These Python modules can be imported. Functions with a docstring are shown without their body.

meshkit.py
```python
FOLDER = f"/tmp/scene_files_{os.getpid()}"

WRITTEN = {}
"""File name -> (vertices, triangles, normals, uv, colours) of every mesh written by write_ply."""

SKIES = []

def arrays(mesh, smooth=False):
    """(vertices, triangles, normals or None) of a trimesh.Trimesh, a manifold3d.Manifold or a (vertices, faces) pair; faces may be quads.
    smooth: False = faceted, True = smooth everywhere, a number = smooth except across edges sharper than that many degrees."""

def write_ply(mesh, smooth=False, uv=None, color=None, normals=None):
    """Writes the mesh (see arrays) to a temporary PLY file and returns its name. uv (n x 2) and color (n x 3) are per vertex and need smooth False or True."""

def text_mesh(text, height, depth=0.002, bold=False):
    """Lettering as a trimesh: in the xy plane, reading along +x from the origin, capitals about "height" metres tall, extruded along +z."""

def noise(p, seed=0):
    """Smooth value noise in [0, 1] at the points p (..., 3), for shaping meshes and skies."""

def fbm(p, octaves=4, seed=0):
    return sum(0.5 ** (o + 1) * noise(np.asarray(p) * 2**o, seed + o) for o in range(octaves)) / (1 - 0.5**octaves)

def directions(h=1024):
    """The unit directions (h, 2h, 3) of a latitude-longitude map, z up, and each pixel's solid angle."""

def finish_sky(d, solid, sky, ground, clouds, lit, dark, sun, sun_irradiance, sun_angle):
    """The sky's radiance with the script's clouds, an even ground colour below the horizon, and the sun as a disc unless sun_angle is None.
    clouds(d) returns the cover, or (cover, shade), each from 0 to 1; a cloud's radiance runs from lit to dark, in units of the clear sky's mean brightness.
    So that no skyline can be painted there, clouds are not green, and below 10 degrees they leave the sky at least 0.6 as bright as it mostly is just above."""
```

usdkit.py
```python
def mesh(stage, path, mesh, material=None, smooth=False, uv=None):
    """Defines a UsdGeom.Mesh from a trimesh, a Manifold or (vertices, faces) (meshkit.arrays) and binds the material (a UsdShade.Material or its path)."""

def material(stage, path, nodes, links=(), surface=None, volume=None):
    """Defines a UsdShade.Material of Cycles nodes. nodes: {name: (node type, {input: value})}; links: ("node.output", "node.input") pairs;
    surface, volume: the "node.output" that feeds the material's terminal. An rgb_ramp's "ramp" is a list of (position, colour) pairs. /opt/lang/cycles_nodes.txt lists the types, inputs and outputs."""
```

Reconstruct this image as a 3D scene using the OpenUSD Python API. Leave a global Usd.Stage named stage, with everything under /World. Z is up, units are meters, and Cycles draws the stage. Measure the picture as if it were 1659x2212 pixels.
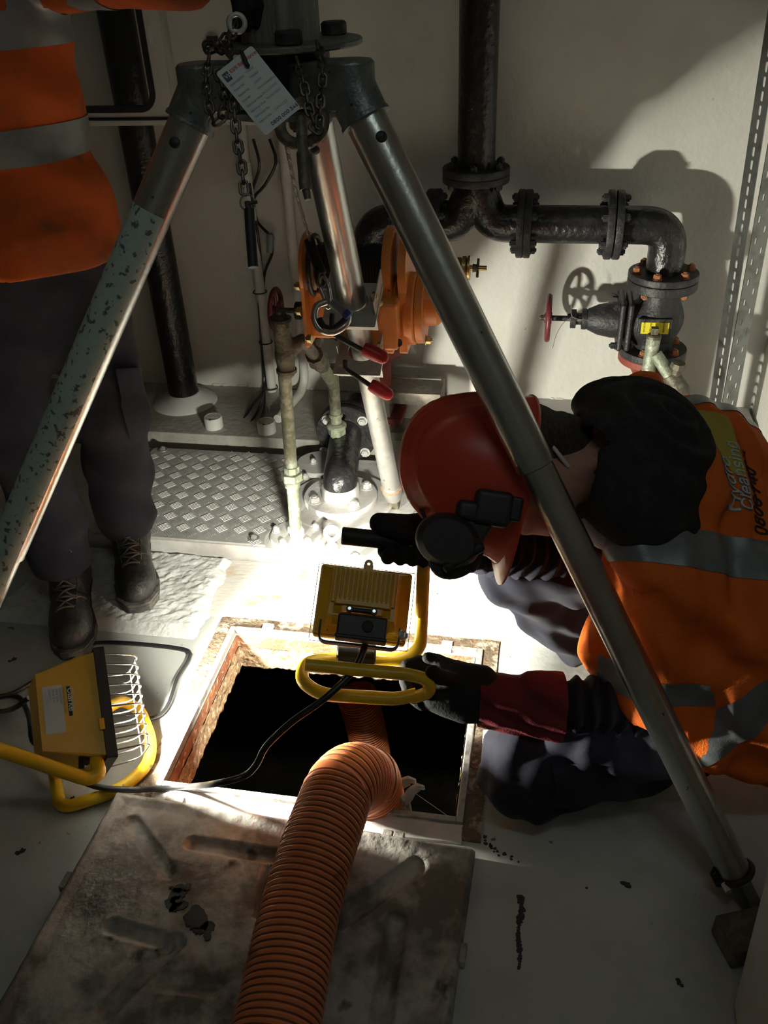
import math, numpy as np, trimesh
import manifold3d as m3
import shapely.geometry as sg
from shapely import affinity
from pxr import Usd, UsdGeom, UsdLux, UsdShade, Gf, Sdf
import usdkit, meshkit

stage = Usd.Stage.CreateInMemory()
UsdGeom.SetStageUpAxis(stage, UsdGeom.Tokens.z)
UsdGeom.SetStageMetersPerUnit(stage, 1.0)
UsdGeom.Xform.Define(stage, '/World')
UsdGeom.Scope.Define(stage, '/World/Looks')

# ------------------------------------------------------------------ camera
F = 1880.0                                    # focal length in pixels of the 1659 x 2212 picture
PITCH, YAW, ROLL, H = math.radians(33.7), math.radians(-11.3), math.radians(2.5), 1.45
def _rot():
    cp, sp = math.cos(PITCH), math.sin(PITCH)
    f = np.array([math.sin(YAW)*cp, math.cos(YAW)*cp, -sp]); r = np.array([math.cos(YAW), -math.sin(YAW), 0]); d = np.cross(f, r)
    c, s = math.cos(ROLL), math.sin(ROLL)
    return np.array([c*r+s*d, -s*r+c*d, f])
R = _rot(); C = np.array([0, 0, H])
cam = UsdGeom.Camera.Define(stage, '/World/camera')
m = np.eye(4); m[0, :3], m[1, :3], m[2, :3], m[3, :3] = R[0], -R[1], -R[2], C
cam.AddTransformOp().Set(Gf.Matrix4d(*m.ravel().tolist()))
cam.CreateHorizontalApertureAttr(36.0); cam.CreateVerticalApertureAttr(48.0); cam.CreateFocalLengthAttr(36.0*F/1659)
cam.CreateClippingRangeAttr(Gf.Vec2f(0.05, 60)); cam.CreateExposureAttr(0.0)

# ------------------------------------------------------------------ light: dim room light; the two work lamps carry their own
LAMP_HELD, LAMP_FLOOR = 2200.0, 5600.0
dome = UsdLux.DomeLight.Define(stage, '/World/room_glow'); dome.CreateIntensityAttr(0.010); dome.CreateColorAttr(Gf.Vec3f(0.92, 1.0, 0.95))
def rect_light(path, pos, target, w, h, inten, col):
    l = UsdLux.RectLight.Define(stage, path); l.CreateWidthAttr(w); l.CreateHeightAttr(h); l.CreateIntensityAttr(inten); l.CreateColorAttr(Gf.Vec3f(*col))
    z = np.array(pos, float)-np.array(target, float); z /= np.linalg.norm(z)
    x = np.cross([0, 0, 1.0] if abs(z[2]) < .99 else [0, 1.0, 0], z); x /= np.linalg.norm(x); y = np.cross(z, x)
    mm = np.eye(4); mm[0, :3], mm[1, :3], mm[2, :3], mm[3, :3] = x, y, z, pos
    l.AddTransformOp().Set(Gf.Matrix4d(*mm.ravel().tolist())); return l
rect_light('/World/ceiling_tube_light', (0.35, 0.1, 2.75), (0.3, 0.3, 0), 1.2, 0.16, 6.2, (0.86, 1.0, 0.97))

# ------------------------------------------------------------------ pixel -> place on a real plane of the room
def ray(px, py): return R.T @ np.array([(px-829.5)/F, (py-1106)/F, 1.0])
def G(px, py, z=0.0): d = ray(px, py); return C+d*(z-H)/d[2]
def W(px, py, y): d = ray(px, py); return C+d*(y/d[1])
def D(px, py, zc): return C+ray(px, py)*zc
A = lambda *v: np.array(v, float)
def nrm(v): v = np.asarray(v, float); return v/np.linalg.norm(v)

# ------------------------------------------------------------------ prims
used, base_of = {}, {}
def numbered(parent, name):
    k = (parent, name); n = used.get(k, -1)+1; used[k] = n
    return f'{parent}/{name}' + (f'_{n:03d}' if n else '')
def keys(prim, **kw):
    for k, v in kw.items():
        if v: prim.SetCustomDataByKey(k, v)
def thing(name, label, cat, base=(0, 0, 0), group=None):
    p = numbered('/World', name); x = UsdGeom.Xform.Define(stage, p); b = A(*base); x.AddTranslateOp().Set(Gf.Vec3d(*b.tolist())); base_of[p] = b
    keys(x.GetPrim(), label=label, category=cat, group=group); return p
def part(parent, name, mesh, mat, label=None, smooth=35, kind=None):
    p = numbered(parent, name); b = base_of[parent]; base_of[p] = b
    mesh = tm(mesh).copy(); mesh.vertices = np.asarray(mesh.vertices)-b
    o = usdkit.mesh(stage, p, mesh, mat, smooth=smooth); keys(o.GetPrim(), label=label, kind=kind); return p
def solo(name, mesh, mat, label, cat, group=None, smooth=35, kind=None):
    p = numbered('/World', name); mesh = tm(mesh).copy(); lo, hi = mesh.bounds; b = A((lo[0]+hi[0])/2, (lo[1]+hi[1])/2, lo[2]); base_of[p] = b
    mesh.vertices = np.asarray(mesh.vertices)-b
    o = usdkit.mesh(stage, p, mesh, mat, smooth=smooth); UsdGeom.Xformable(o).AddTranslateOp().Set(Gf.Vec3d(*b.tolist()))
    keys(o.GetPrim(), label=label, category=cat, group=group, kind=kind); return p
def struct(name, mesh, mat, label=None, parent='/World', smooth=35):
    p = numbered(parent, name); mesh = tm(mesh).copy(); base_of[p] = A(0, 0, 0)
    o = usdkit.mesh(stage, p, mesh, mat, smooth=smooth); keys(o.GetPrim(), label=label, kind='structure' if parent == '/World' else None); return p

# ------------------------------------------------------------------ mesh helpers
def tm(x):
    if isinstance(x, trimesh.Trimesh): return x
    if hasattr(x, 'to_mesh'): mm = x.to_mesh(); return trimesh.Trimesh(mm.vert_properties[:, :3], mm.tri_verts, process=False)
    if isinstance(x, (list,)): return trimesh.util.concatenate([tm(i) for i in x])
    return trimesh.Trimesh(*x, process=False)
def mani(t): t = tm(t); return m3.Manifold(m3.Mesh(np.asarray(t.vertices, np.float32), np.asarray(t.faces, np.uint32)))
def frame(o, x, y):
    x = nrm(x); z = nrm(np.cross(x, y)); y = np.cross(z, x); T = np.eye(4); T[:3, 0], T[:3, 1], T[:3, 2], T[:3, 3] = x, y, z, o; return T
def put(mesh, T): mesh = tm(mesh).copy(); mesh.apply_transform(T); return mesh
def rbox(c, s, r=.004, n=2):
    """A box with rounded edges: the hull of eight small spheres."""
    c, s = A(*c), A(*s); r = min(r, .49*min(s)); sp = trimesh.creation.icosphere(1 if n > 1 else 0, r).vertices
    pts = np.vstack([sp+c+(s/2-r)*A(i, j, k) for i in (-1, 1) for j in (-1, 1) for k in (-1, 1)])
    return tm(m3.Manifold.hull_points(pts.astype(np.float64)))
def box(c, s): b = trimesh.creation.box(s); b.apply_translation(c); return b
def axis_T(p, d):
    d = nrm(d); x = np.cross([0, 0, 1.0], d) if abs(d[2]) < .95 else np.cross([0, 1.0, 0], d); x = nrm(x)
    T = np.eye(4); T[:3, 0], T[:3, 1], T[:3, 2], T[:3, 3] = x, np.cross(d, x), d, p; return T
def lathe(prof, p, d, n=32):
    """prof: (radius, height) pairs from the axis back to the axis; turned about d from p."""
    prof = [(max(r, 1e-5), z) for r, z in prof]
    a = np.arange(n)*2*np.pi/n; k = len(prof); P = np.array(prof)
    v = np.stack([P[:, None, 0]*np.cos(a), P[:, None, 0]*np.sin(a), np.broadcast_to(P[:, None, 1], (k, n))], -1).reshape(-1, 3)
    i, j = np.meshgrid(np.arange(k-1), np.arange(n), indexing='ij'); q = np.stack([i*n+j, i*n+(j+1) % n, (i+1)*n+(j+1) % n, (i+1)*n+j], -1).reshape(-1, 4)
    f = [q[:, [0, 1, 2]], q[:, [0, 2, 3]]]
    v = np.vstack([v, [[0, 0, P[0, 1]], [0, 0, P[-1, 1]]]]); J = np.arange(n); J2 = (J+1) % n
    f += [np.stack([np.full(n, k*n), J2, J], -1), np.stack([np.full(n, k*n+1), (k-1)*n+J, (k-1)*n+J2], -1)]
    t = trimesh.Trimesh(v, np.vstack(f), process=False); t.apply_transform(axis_T(p, d)); 
    if t.volume < 0: t.invert()
    return t
def cyl(p, q, r, n=24, r2=None, ch=0.0):
    p, q = A(*p), A(*q); L = np.linalg.norm(q-p); r2 = r if r2 is None else r2
    pr = [(0, 0), (r-ch, 0), (r, ch), (r2, L-ch), (r2-ch, L), (0, L)] if ch else [(0, 0), (r, 0), (r2, L), (0, L)]
    return lathe(pr, p, q-p, n)
def hexb(p, d, r, h, dome=True):
    """A hexagon bolt head (or nut) with a washer."""
    d = nrm(d); w = lathe([(0, 0), (r*1.3, 0), (r*1.3, h*.16), (0, h*.16)], p, d, 16); b = lathe([(0, 0), (r, 0), (r, h*.8), (r*.85, h), (0, h)], A(*p)+d*h*.15, d, 6)
    out = [w, b]
    if dome: out.append(lathe([(0, 0), (r*.55, 0), (r*.5, h*.3), (0, h*.34)], A(*p)+d*h*1.13, d, 12))
    return trimesh.util.concatenate(out)
def spline(pts, step=.01, closed=False):
    P = np.asarray(pts, float); n = len(P)
    if closed: Q = np.vstack([P[-1], P, P[0], P[1]]); segs = n
    else: Q = np.vstack([2*P[0]-P[1], P, 2*P[-1]-P[-2]]); segs = n-1
    out = []
    for i in range(segs):
        p0, p1, p2, p3 = Q[i:i+4]; k = max(2, int(np.linalg.norm(p2-p1)/step)); t = np.arange(k)[:, None]/k
        out.append(.5*(2*p1+(p2-p0)*t+(2*p0-5*p1+4*p2-p3)*t**2+(3*p1-p0-3*p2+p3)*t**3))
    if not closed: out.append(P[-1:])
    return np.vstack(out)
def sweep(P, r, n=10, closed=False, prof=None):
    """A tube (or any closed profile, prof: k x 2 in units of r) along the polyline P; r may vary along it."""
    P = np.asarray(P, float); k = len(P); r = np.broadcast_to(np.asarray(r, float), (k,))
    t = np.roll(P, -1, 0)-np.roll(P, 1, 0) if closed else np.gradient(P, axis=0)
    t /= np.linalg.norm(t, axis=1, keepdims=True)+1e-12
    u = np.cross(t[0], [0, 0, 1.0] if abs(t[0][2]) < .9 else [1.0, 0, 0]); u = nrm(u); U = [u]
    for i in range(1, k): u = u-t[i]*(u@t[i]); u = nrm(u); U.append(u)
    U = np.array(U); V = np.cross(t, U)
    if closed:
        e = U[0]-t[-1]*(U[0]@t[-1]); ang = math.atan2(e@V[-1], e@U[-1]); th = ang*np.arange(k)/k
        U, V = U*np.cos(th)[:, None]+V*np.sin(th)[:, None], V*np.cos(th)[:, None]-U*np.sin(th)[:, None]
    if prof is None: a = np.arange(n)*2*np.pi/n; prof = np.stack([np.cos(a), np.sin(a)], 1)
    prof = np.asarray(prof, float); n = len(prof)
    v = (P[:, None]+r[:, None, None]*(prof[None, :, :1]*U[:, None]+prof[None, :, 1:]*V[:, None])).reshape(-1, 3)
    i, j = np.meshgrid(np.arange(k if closed else k-1), np.arange(n), indexing='ij'); i2 = (i+1) % k
    q = np.stack([i*n+j, i*n+(j+1) % n, i2*n+(j+1) % n, i2*n+j], -1).reshape(-1, 4); f = [q[:, [0, 1, 2]], q[:, [0, 2, 3]]]
    if not closed:
        v = np.vstack([v, P[0], P[-1]]); J = np.arange(n); J2 = (J+1) % n
        f += [np.stack([np.full(n, k*n), J2, J], -1), np.stack([np.full(n, k*n+1), (k-1)*n+J, (k-1)*n+J2], -1)]
    t = trimesh.Trimesh(v, np.vstack(f), process=False)
    if t.volume < 0: t.invert()
    return t
def tube(pts, r, n=10, step=.01, closed=False): return sweep(spline(pts, step, closed), r, n, closed)
def ring(c, d, Rr, r, n=32, k=10):
    a = np.arange(n)*2*np.pi/n; T = axis_T(c, d); P = np.stack([Rr*np.cos(a), Rr*np.sin(a), 0*a], 1) @ T[:3, :3].T+T[:3, 3]; return sweep(P, r, k, True)
def fillet(pts, rad, n=6, closed=False):
    """A polyline with its corners rounded to arcs."""
    P = [A(*p) for p in pts]; out = []; N = len(P)
    for i, p in enumerate(P):
        if not closed and i in (0, N-1): out.append(p); continue
        a, b = P[i-1], P[(i+1) % N]; da, db = nrm(a-p), nrm(b-p); L = min(rad, .48*np.linalg.norm(a-p), .48*np.linalg.norm(b-p)); s, e = p+da*L, p+db*L
        for t in np.linspace(0, 1, n+1): out.append((1-t)**2*s+2*t*(1-t)*p+t*t*e)
    return np.array(out)
def extr(poly, h, T=None):
    t = trimesh.creation.extrude_polygon(poly, h, engine='earcut')
    if T is not None: t.apply_transform(T)
    return t
def text(s, h, depth, T, bold=False, center=False, slant=0):
    t = meshkit.text_mesh(s, h, depth, bold); v = np.asarray(t.vertices).copy()
    if center: v[:, 0] -= (v[:, 0].max()+v[:, 0].min())/2
    if slant: v[:, 0] += slant*v[:, 1]
    t.vertices = v; t.apply_transform(T); return t

# ------------------------------------------------------------------ signed distance bodies and their surface
def grid(lo, hi, h):
    n = np.ceil((A(*hi)-A(*lo))/h).astype(int)+1; ax = [lo[i]+h*np.arange(n[i]) for i in range(3)]
    return np.stack(np.meshgrid(*ax, indexing='ij'), -1)
def cone(p, a, b, ra, rb):
    a, b = A(*a), A(*b); ba = b-a; t = np.clip(((p-a)@ba)/(ba@ba), 0, 1); return np.linalg.norm(p-a-t[..., None]*ba, axis=-1)-(ra+(rb-ra)*t)
def ell(p, c, r, M=np.eye(3)):
    q = (p-A(*c))@M; r = A(*r); k0 = np.linalg.norm(q/r, axis=-1); k1 = np.linalg.norm(q/r**2, axis=-1); return k0*(k0-1)/(k1+1e-9)
def smin(a, b, k): h = np.clip(.5+.5*(b-a)/k, 0, 1); return b+(a-b)*h-k*h*(1-h)
def blend(k, *ds):
    d = ds[0]
    for e in ds[1:]: d = smin(d, e, k)
    return d
def nets(V, lo, h):
    """Surface nets: the zero surface of the samples V."""
    s = V < 0; n = np.array(V.shape)-1
    cnt = np.zeros(n); acc = np.zeros((*n, 3)); cor = [(a, b, c) for a in (0, 1) for b in (0, 1) for c in (0, 1)]
    sub = lambda X, o: X[o[0]:o[0]+n[0], o[1]:o[1]+n[1], o[2]:o[2]+n[2]]
    for o in cor:
        for ax in range(3):
            if o[ax]: continue
            o2 = tuple(o[k]+(k == ax) for k in range(3)); a, b = sub(V, o), sub(V, o2); x = sub(s, o) != sub(s, o2)
            t = np.where(x, a/np.where(a == b, 1, a-b), 0); q = np.zeros((*n, 3))
            for k in range(3): q[..., k] = o[k]
            q[..., ax] += t; acc += q*x[..., None]; cnt += x
    idx = -np.ones(n, int); on = cnt > 0; idx[on] = np.arange(on.sum()); ijk = np.argwhere(on)
    v = A(*lo)+h*(ijk+acc[on]/cnt[on][:, None]); F_ = []
    for ax in range(3):
        b, c = (ax+1) % 3, (ax+2) % 3; sl = [slice(None)]*3; sl[ax] = slice(0, -1); sl2 = list(sl); sl2[ax] = slice(1, None)
        a, d = s[tuple(sl)], s[tuple(sl2)]
        for flip in (False, True):
            e = np.argwhere((a & ~d) if not flip else (~a & d)); e = e[(e[:, b] > 0) & (e[:, c] > 0) & (e[:, b] < n[b]) & (e[:, c] < n[c])]
            if not len(e): continue
            g = lambda db, dc: idx[tuple((e+np.eye(3, dtype=int)[b]*db+np.eye(3, dtype=int)[c]*dc).T)]
            q = np.stack([g(-1, -1), g(0, -1), g(0, 0), g(-1, 0)], 1); q = q[:, ::-1] if flip else q
            F_ += [q[:, [0, 1, 2]], q[:, [0, 2, 3]]]
    f = np.vstack(F_); f = f[(f >= 0).all(1)]
    return trimesh.Trimesh(v, f, process=False)
def solid(fn, lo, hi, h, smooth=3):
    lo = A(*lo); t = nets(fn(grid(lo, hi, h)), lo, h)
    if smooth:
        v0 = np.asarray(t.vertices).copy(); v = v0.copy(); e = np.asarray(t.edges_unique); n = len(v); deg = np.bincount(e.ravel(), minlength=n)[:, None].clip(1)
        for i in range(2*smooth):
            a = np.zeros_like(v); np.add.at(a, e[:, 0], v[e[:, 1]]); np.add.at(a, e[:, 1], v[e[:, 0]]); v = v+(.5 if i % 2 == 0 else -.5)*(a/deg-v)
        dv = v-v0; L_ = np.linalg.norm(dv, axis=1, keepdims=True); t.vertices = v0+dv*np.minimum(1, .9*h/np.maximum(L_, 1e-9))
    return t
def clip(t, s):
    """The part of t where the per-vertex number s is positive, cut exactly along s = 0."""
    v, f = np.asarray(t.vertices), np.asarray(t.faces); sf = s[f]; pos = sf > 0; k = pos.sum(1); out = [v[f[k == 3]].reshape(-1, 3)]
    lerp = lambda a, b, x, y: a+(b-a)*(x/(x-y))[:, None]
    for kk in (1, 2):
        g = f[k == kk]; sp = pos[k == kk]; r = np.argmax(sp if kk == 1 else ~sp, 1); g = np.stack([g[np.arange(len(g)), (r+i) % 3] for i in range(3)], 1)
        a, b, c = v[g[:, 0]], v[g[:, 1]], v[g[:, 2]]; x, y, z = s[g[:, 0]], s[g[:, 1]], s[g[:, 2]]; ab, ac = lerp(a, b, x, y), lerp(a, c, x, z)
        out.append(np.stack([a, ab, ac], 1).reshape(-1, 3) if kk == 1 else np.concatenate([np.stack([ab, b, c], 1).reshape(-1, 3), np.stack([ab, c, ac], 1).reshape(-1, 3)]))
    w = np.vstack(out); o = trimesh.Trimesh(w, np.arange(len(w)).reshape(-1, 3), process=False); o.merge_vertices(); return o
def puff(t, d):
    t = t.copy(); t.vertices = np.asarray(t.vertices)+d*np.asarray(t.vertex_normals); return t
def nz(p, s, seed=0, o=3): return meshkit.fbm(np.asarray(p)*s, o, seed)-.5

# ------------------------------------------------------------------ materials
def M(name, c, r=.5, m=0.0, c2=None, s=8.0, lo=.5, hi=.62, c3=None, s3=40.0, lo3=.6, hi3=.66, bump=0.0, bs=80.0, spec=.5, stretch=(1, 1, 1), extra=None):
    """Base colour c with patches of c2 (noise scale s) and specks of c3 (noise scale s3), plus fine relief."""
    N = {'g': ('geometry', {}), 'p': ('principled_bsdf', {'roughness': r, 'metallic': m, 'specular_ior_level': spec, **(extra or {})})}; L = []
    N['map'] = ('mapping', {'scale': stretch}); L.append(('g.position', 'map.vector')); src = None
    if c2 is not None:
        N['n'] = ('noise_texture', {'scale': s, 'detail': 6.0, 'roughness': .6}); N['rr'] = ('rgb_ramp', {'ramp': [(0, c), (lo, c), (hi, c2), (1, c2)]}); L += [('map.vector', 'n.vector'), ('n.fac', 'rr.fac')]; src = 'rr.color'
    if c3 is not None:
        N['n3'] = ('noise_texture', {'scale': s3, 'detail': 4.0}); N['r3'] = ('rgb_ramp', {'ramp': [(0, (0, 0, 0)), (lo3, (0, 0, 0)), (hi3, (1, 1, 1)), (1, (1, 1, 1))]}); N['mx'] = ('mix', {'color1': c, 'color2': c3})
        L += [('map.vector', 'n3.vector'), ('n3.fac', 'r3.fac'), ('r3.color', 'mx.fac')]
        if src: L.append((src, 'mx.color1'))
        src = 'mx.color'
    if src: L.append((src, 'p.base_color'))
    else: N['p'][1]['base_color'] = c
    if bump:
        N['nb'] = ('noise_texture', {'scale': bs, 'detail': 5.0}); N['b'] = ('bump', {'strength': bump, 'distance': .01}); L += [('map.vector', 'nb.vector'), ('nb.fac', 'b.height'), ('b.normal', 'p.normal')]
    return usdkit.material(stage, '/World/Looks/'+name, N, L, surface='p.BSDF')
def EM(name, c, k): return usdkit.material(stage, '/World/Looks/'+name, {'e': ('emission', {'color': c, 'strength': k})}, surface='e.emission')
def GLASS(name, tint=(1, 1, 1), rough=.03):
    return usdkit.material(stage, '/World/Looks/'+name, {'t': ('transparent_bsdf', {'color': tint}), 'g': ('glossy_bsdf', {'roughness': rough}), 'f': ('fresnel', {'IOR': 1.45}), 'm': ('mix_closure', {})}, [('t.BSDF', 'm.closure1'), ('g.BSDF', 'm.closure2'), ('f.fac', 'm.fac')], surface='m.closure')
wall_m = M('wall_paint', (.60, .585, .54), .62, c2=(.52, .50, .45), s=2.2, lo=.5, hi=.75, c3=(.30, .27, .22), s3=26, lo3=.74, hi3=.80, bump=.25, bs=45)
floor_m = M('floor_paint', (.43, .435, .415), .5, c2=(.34, .34, .325), s=5, lo=.48, hi=.7, c3=(.10, .095, .085), s3=30, lo3=.70, hi3=.74, bump=.18, bs=30)
ledge_m = M('ledge_paint', (.42, .40, .36), .65, c2=(.27, .245, .21), s=7, lo=.45, hi=.7, bump=.3, bs=50)
trough_m = M('stained_concrete', (.60, .57, .52), .6, c2=(.50, .30, .12), s=4.5, lo=.52, hi=.66, c3=(.12, .09, .07), s3=38, lo3=.72, hi3=.75, bump=.25, bs=40, stretch=(1, 2.2, 1))
rough_m = M('rough_white_concrete', (.55, .545, .53), .7, c2=(.45, .44, .42), s=12, bump=.5, bs=55)
plinth_m = M('plinth_paint', (.50, .485, .47), .5, c2=(.40, .38, .36), s=8, bump=.15, bs=40)
rust_m = M('rusty_steel', (.17, .060, .028), .8, c2=(.26, .115, .05), s=18, lo=.45, hi=.6, c3=(.36, .26, .16), s3=60, lo3=.58, hi3=.64, bump=.6, bs=90)
frame_m = M('crusted_frame', (.115, .080, .050), .75, c2=(.30, .25, .185), s=30, lo=.5, hi=.58, c3=(.13, .08, .05), s3=22, lo3=.54, hi3=.6, bump=.6, bs=110)
gravel_m = M('exposed_gravel', (.27, .18, .10), .85, c2=(.15, .095, .055), s=55, lo=.45, hi=.6, c3=(.40, .31, .20), s3=90, lo3=.56, hi3=.62, bump=1.0, bs=70)
galv_m = M('galvanised_lip', (.30, .29, .275), .5, .35, c2=(.20, .17, .14), s=35, lo=.52, hi=.64, bump=.25, bs=70)
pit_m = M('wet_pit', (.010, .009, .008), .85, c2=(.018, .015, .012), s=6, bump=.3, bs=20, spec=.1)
chequer_m = M('tread_aluminium', (.44, .43, .415), .48, .15, c2=(.37, .36, .345), s=14, bump=.08, bs=70)
black_m = M('black_bitumen', (.012, .012, .013), .27, c2=(.022, .020, .020), s=25, bump=.42, bs=55)
iron_m = M('dull_black_iron', (.020, .020, .022), .5, c2=(.045, .040, .037), s=30, lo=.5, hi=.7, bump=.35, bs=80)
block_m = M('grey_block', (.20, .175, .145), .8, c2=(.30, .265, .22), s=14, bump=.5, bs=60)
redlead_m = M('red_primer', (.24, .050, .03), .6, c2=(.17, .04, .03), s=20, bump=.2, bs=60)
rustnut_m = M('rusty_nut', (.33, .12, .05), .75, c2=(.16, .07, .04), s=60, bump=.4, bs=150)
green_m = M('weathered_brass_pipe', (.27, .30, .21), .5, .3, c2=(.44, .46, .38), s=45, lo=.5, hi=.6, c3=(.60, .58, .50), s3=22, lo3=.70, hi3=.73, bump=.3, bs=120)
bronze_m = M('dark_bronze', (.12, .105, .075), .5, .4, c2=(.20, .19, .14), s=40, bump=.35, bs=110)
maroon_m = M('maroon_wheel', (.13, .018, .022), .42, c2=(.09, .02, .02), s=30, bump=.15, bs=90)
orange_m = M('winch_orange', (.72, .25, .05), .42, c2=(.62, .21, .05), s=20, lo=.5, hi=.7, c3=(.10, .07, .05), s3=55, lo3=.70, hi3=.74, bump=.1, bs=90)
white_m = M('white_plastic', (.66, .66, .63), .45, c2=(.58, .58, .55), s=6)
condu_m = M('white_conduit', (.66, .65, .60), .5, c2=(.58, .57, .52), s=12)
rubber_m = M('black_rubber', (.018, .017, .017), .55, spec=.4, bump=.1, bs=200)
cable_m = M('black_cable', (.016, .016, .017), .36, c2=(.022, .02, .02), s=20)
steel_m = M('bright_steel', (.62, .61, .59), .24, 1.0, c2=(.50, .48, .46), s=40, bump=.04, bs=120)
hair_wire_m = M('thin_string', (.16, .14, .12), .8)
zinc_m = M('zinc_plate', (.62, .63, .60), .33, .45, c2=(.52, .54, .52), s=30, bump=.05, bs=80)
alu_m = M('leg_aluminium', (.58, .58, .56), .29, 1.0, c2=(.48, .48, .46), s=16, lo=.45, hi=.7, c3=(.10, .09, .08), s3=60, lo3=.72, hi3=.76, bump=.06, bs=120, stretch=(1, 1, .35))
alu_low_m = M('dull_leg_aluminium', (.50, .49, .47), .42, .85, c2=(.42, .41, .39), s=18, c3=(.24, .22, .2), s3=45, lo3=.68, hi3=.72, bump=.08, bs=90)
mint_m = M('worn_mint_paint', (.46, .56, .50), .5, c2=(.41, .51, .45), s=10, c3=(.13, .14, .13), s3=85, lo3=.58, hi3=.62, bump=.12, bs=60)
cast_m = M('grey_casting', (.17, .185, .18), .42, .6, c2=(.23, .24, .23), s=30, c3=(.05, .05, .05), s3=70, lo3=.68, hi3=.72, bump=.2, bs=120)
chain_m = M('dark_chain', (.075, .066, .055), .45, .7, c2=(.12, .10, .08), s=60)
post_m = M('weathered_grey_post', (.24, .24, .21), .75, c2=(.14, .14, .125), s=9, lo=.42, hi=.66, c3=(.36, .35, .31), s3=30, lo3=.58, hi3=.66, bump=.25, bs=60, stretch=(3, 3, .6))
yellow_m = M('lamp_yellow', (.78, .43, .012), .38, c2=(.72, .38, .012), s=14, lo=.5, hi=.7, c3=(.20, .11, .02), s3=60, lo3=.74, hi3=.78, bump=.03, bs=60)
tubey_m = M('frame_yellow', (.80, .50, .02), .34, c2=(.72, .42, .02), s=20, lo=.55, hi=.7, c3=(.22, .16, .06), s3=34, lo3=.72, hi3=.75)
lampblk_m = M('lamp_black', (.022, .021, .021), .5, bump=.06, bs=150)
hose_m = M('hose_orange', (.70, .205, .07), .40, c2=(.60, .165, .06), s=10, lo=.5, hi=.7, c3=(.16, .055, .03), s3=14, lo3=.66, hi3=.74, extra={'coat_weight': .15})
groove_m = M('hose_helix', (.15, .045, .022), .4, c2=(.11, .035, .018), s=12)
rope_m = M('grey_polymer_rope', (.50, .50, .45), .55, c2=(.40, .40, .36), s=60, bump=.2, bs=300)
angle_m = M('aged_galvanised', (.30, .31, .30), .38, .9, c2=(.22, .225, .22), s=18, bump=.06, bs=90)
cover_m = M('soiled_steel_cover', (.40, .37, .335), .62, c2=(.125, .106, .09), s=7.5, lo=.43, hi=.58, c3=(.035, .03, .027), s3=9, lo3=.66, hi3=.71, bump=.4, bs=50)
navy_m = M('navy_cotton', (.014, .0145, .025), .85, c2=(.019, .019, .030), s=14, bump=.12, bs=700, spec=.2, extra={'sheen_weight': .05, 'sheen_roughness': .5})
hood_m = M('charcoal_fleece', (.030, .030, .031), .9, c2=(.040, .040, .041), s=30, bump=.4, bs=300, spec=.2)
hivis_m = M('hi_vis_orange', (.78, .155, .018), .75, c2=(.70, .14, .018), s=9, lo=.5, hi=.72, bump=.25, bs=350, spec=.25)
soil_m = M('soiled_hi_vis_orange', (.46, .085, .014), .8, c2=(.22, .06, .018), s=5, lo=.46, hi=.66, c3=(.20, .07, .03), s3=12, lo3=.6, hi3=.7, bump=.25, bs=350, spec=.2)
band_m = M('reflective_tape', (.20, .215, .225), .42, .25, c2=(.17, .18, .19), s=20, bump=.08, bs=300)
glove_m = M('glove_rubber', (.012, .0118, .0118), .8, c2=(.017, .0165, .016), s=28, lo=.5, hi=.66, bump=.2, bs=160, spec=.3)
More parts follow.
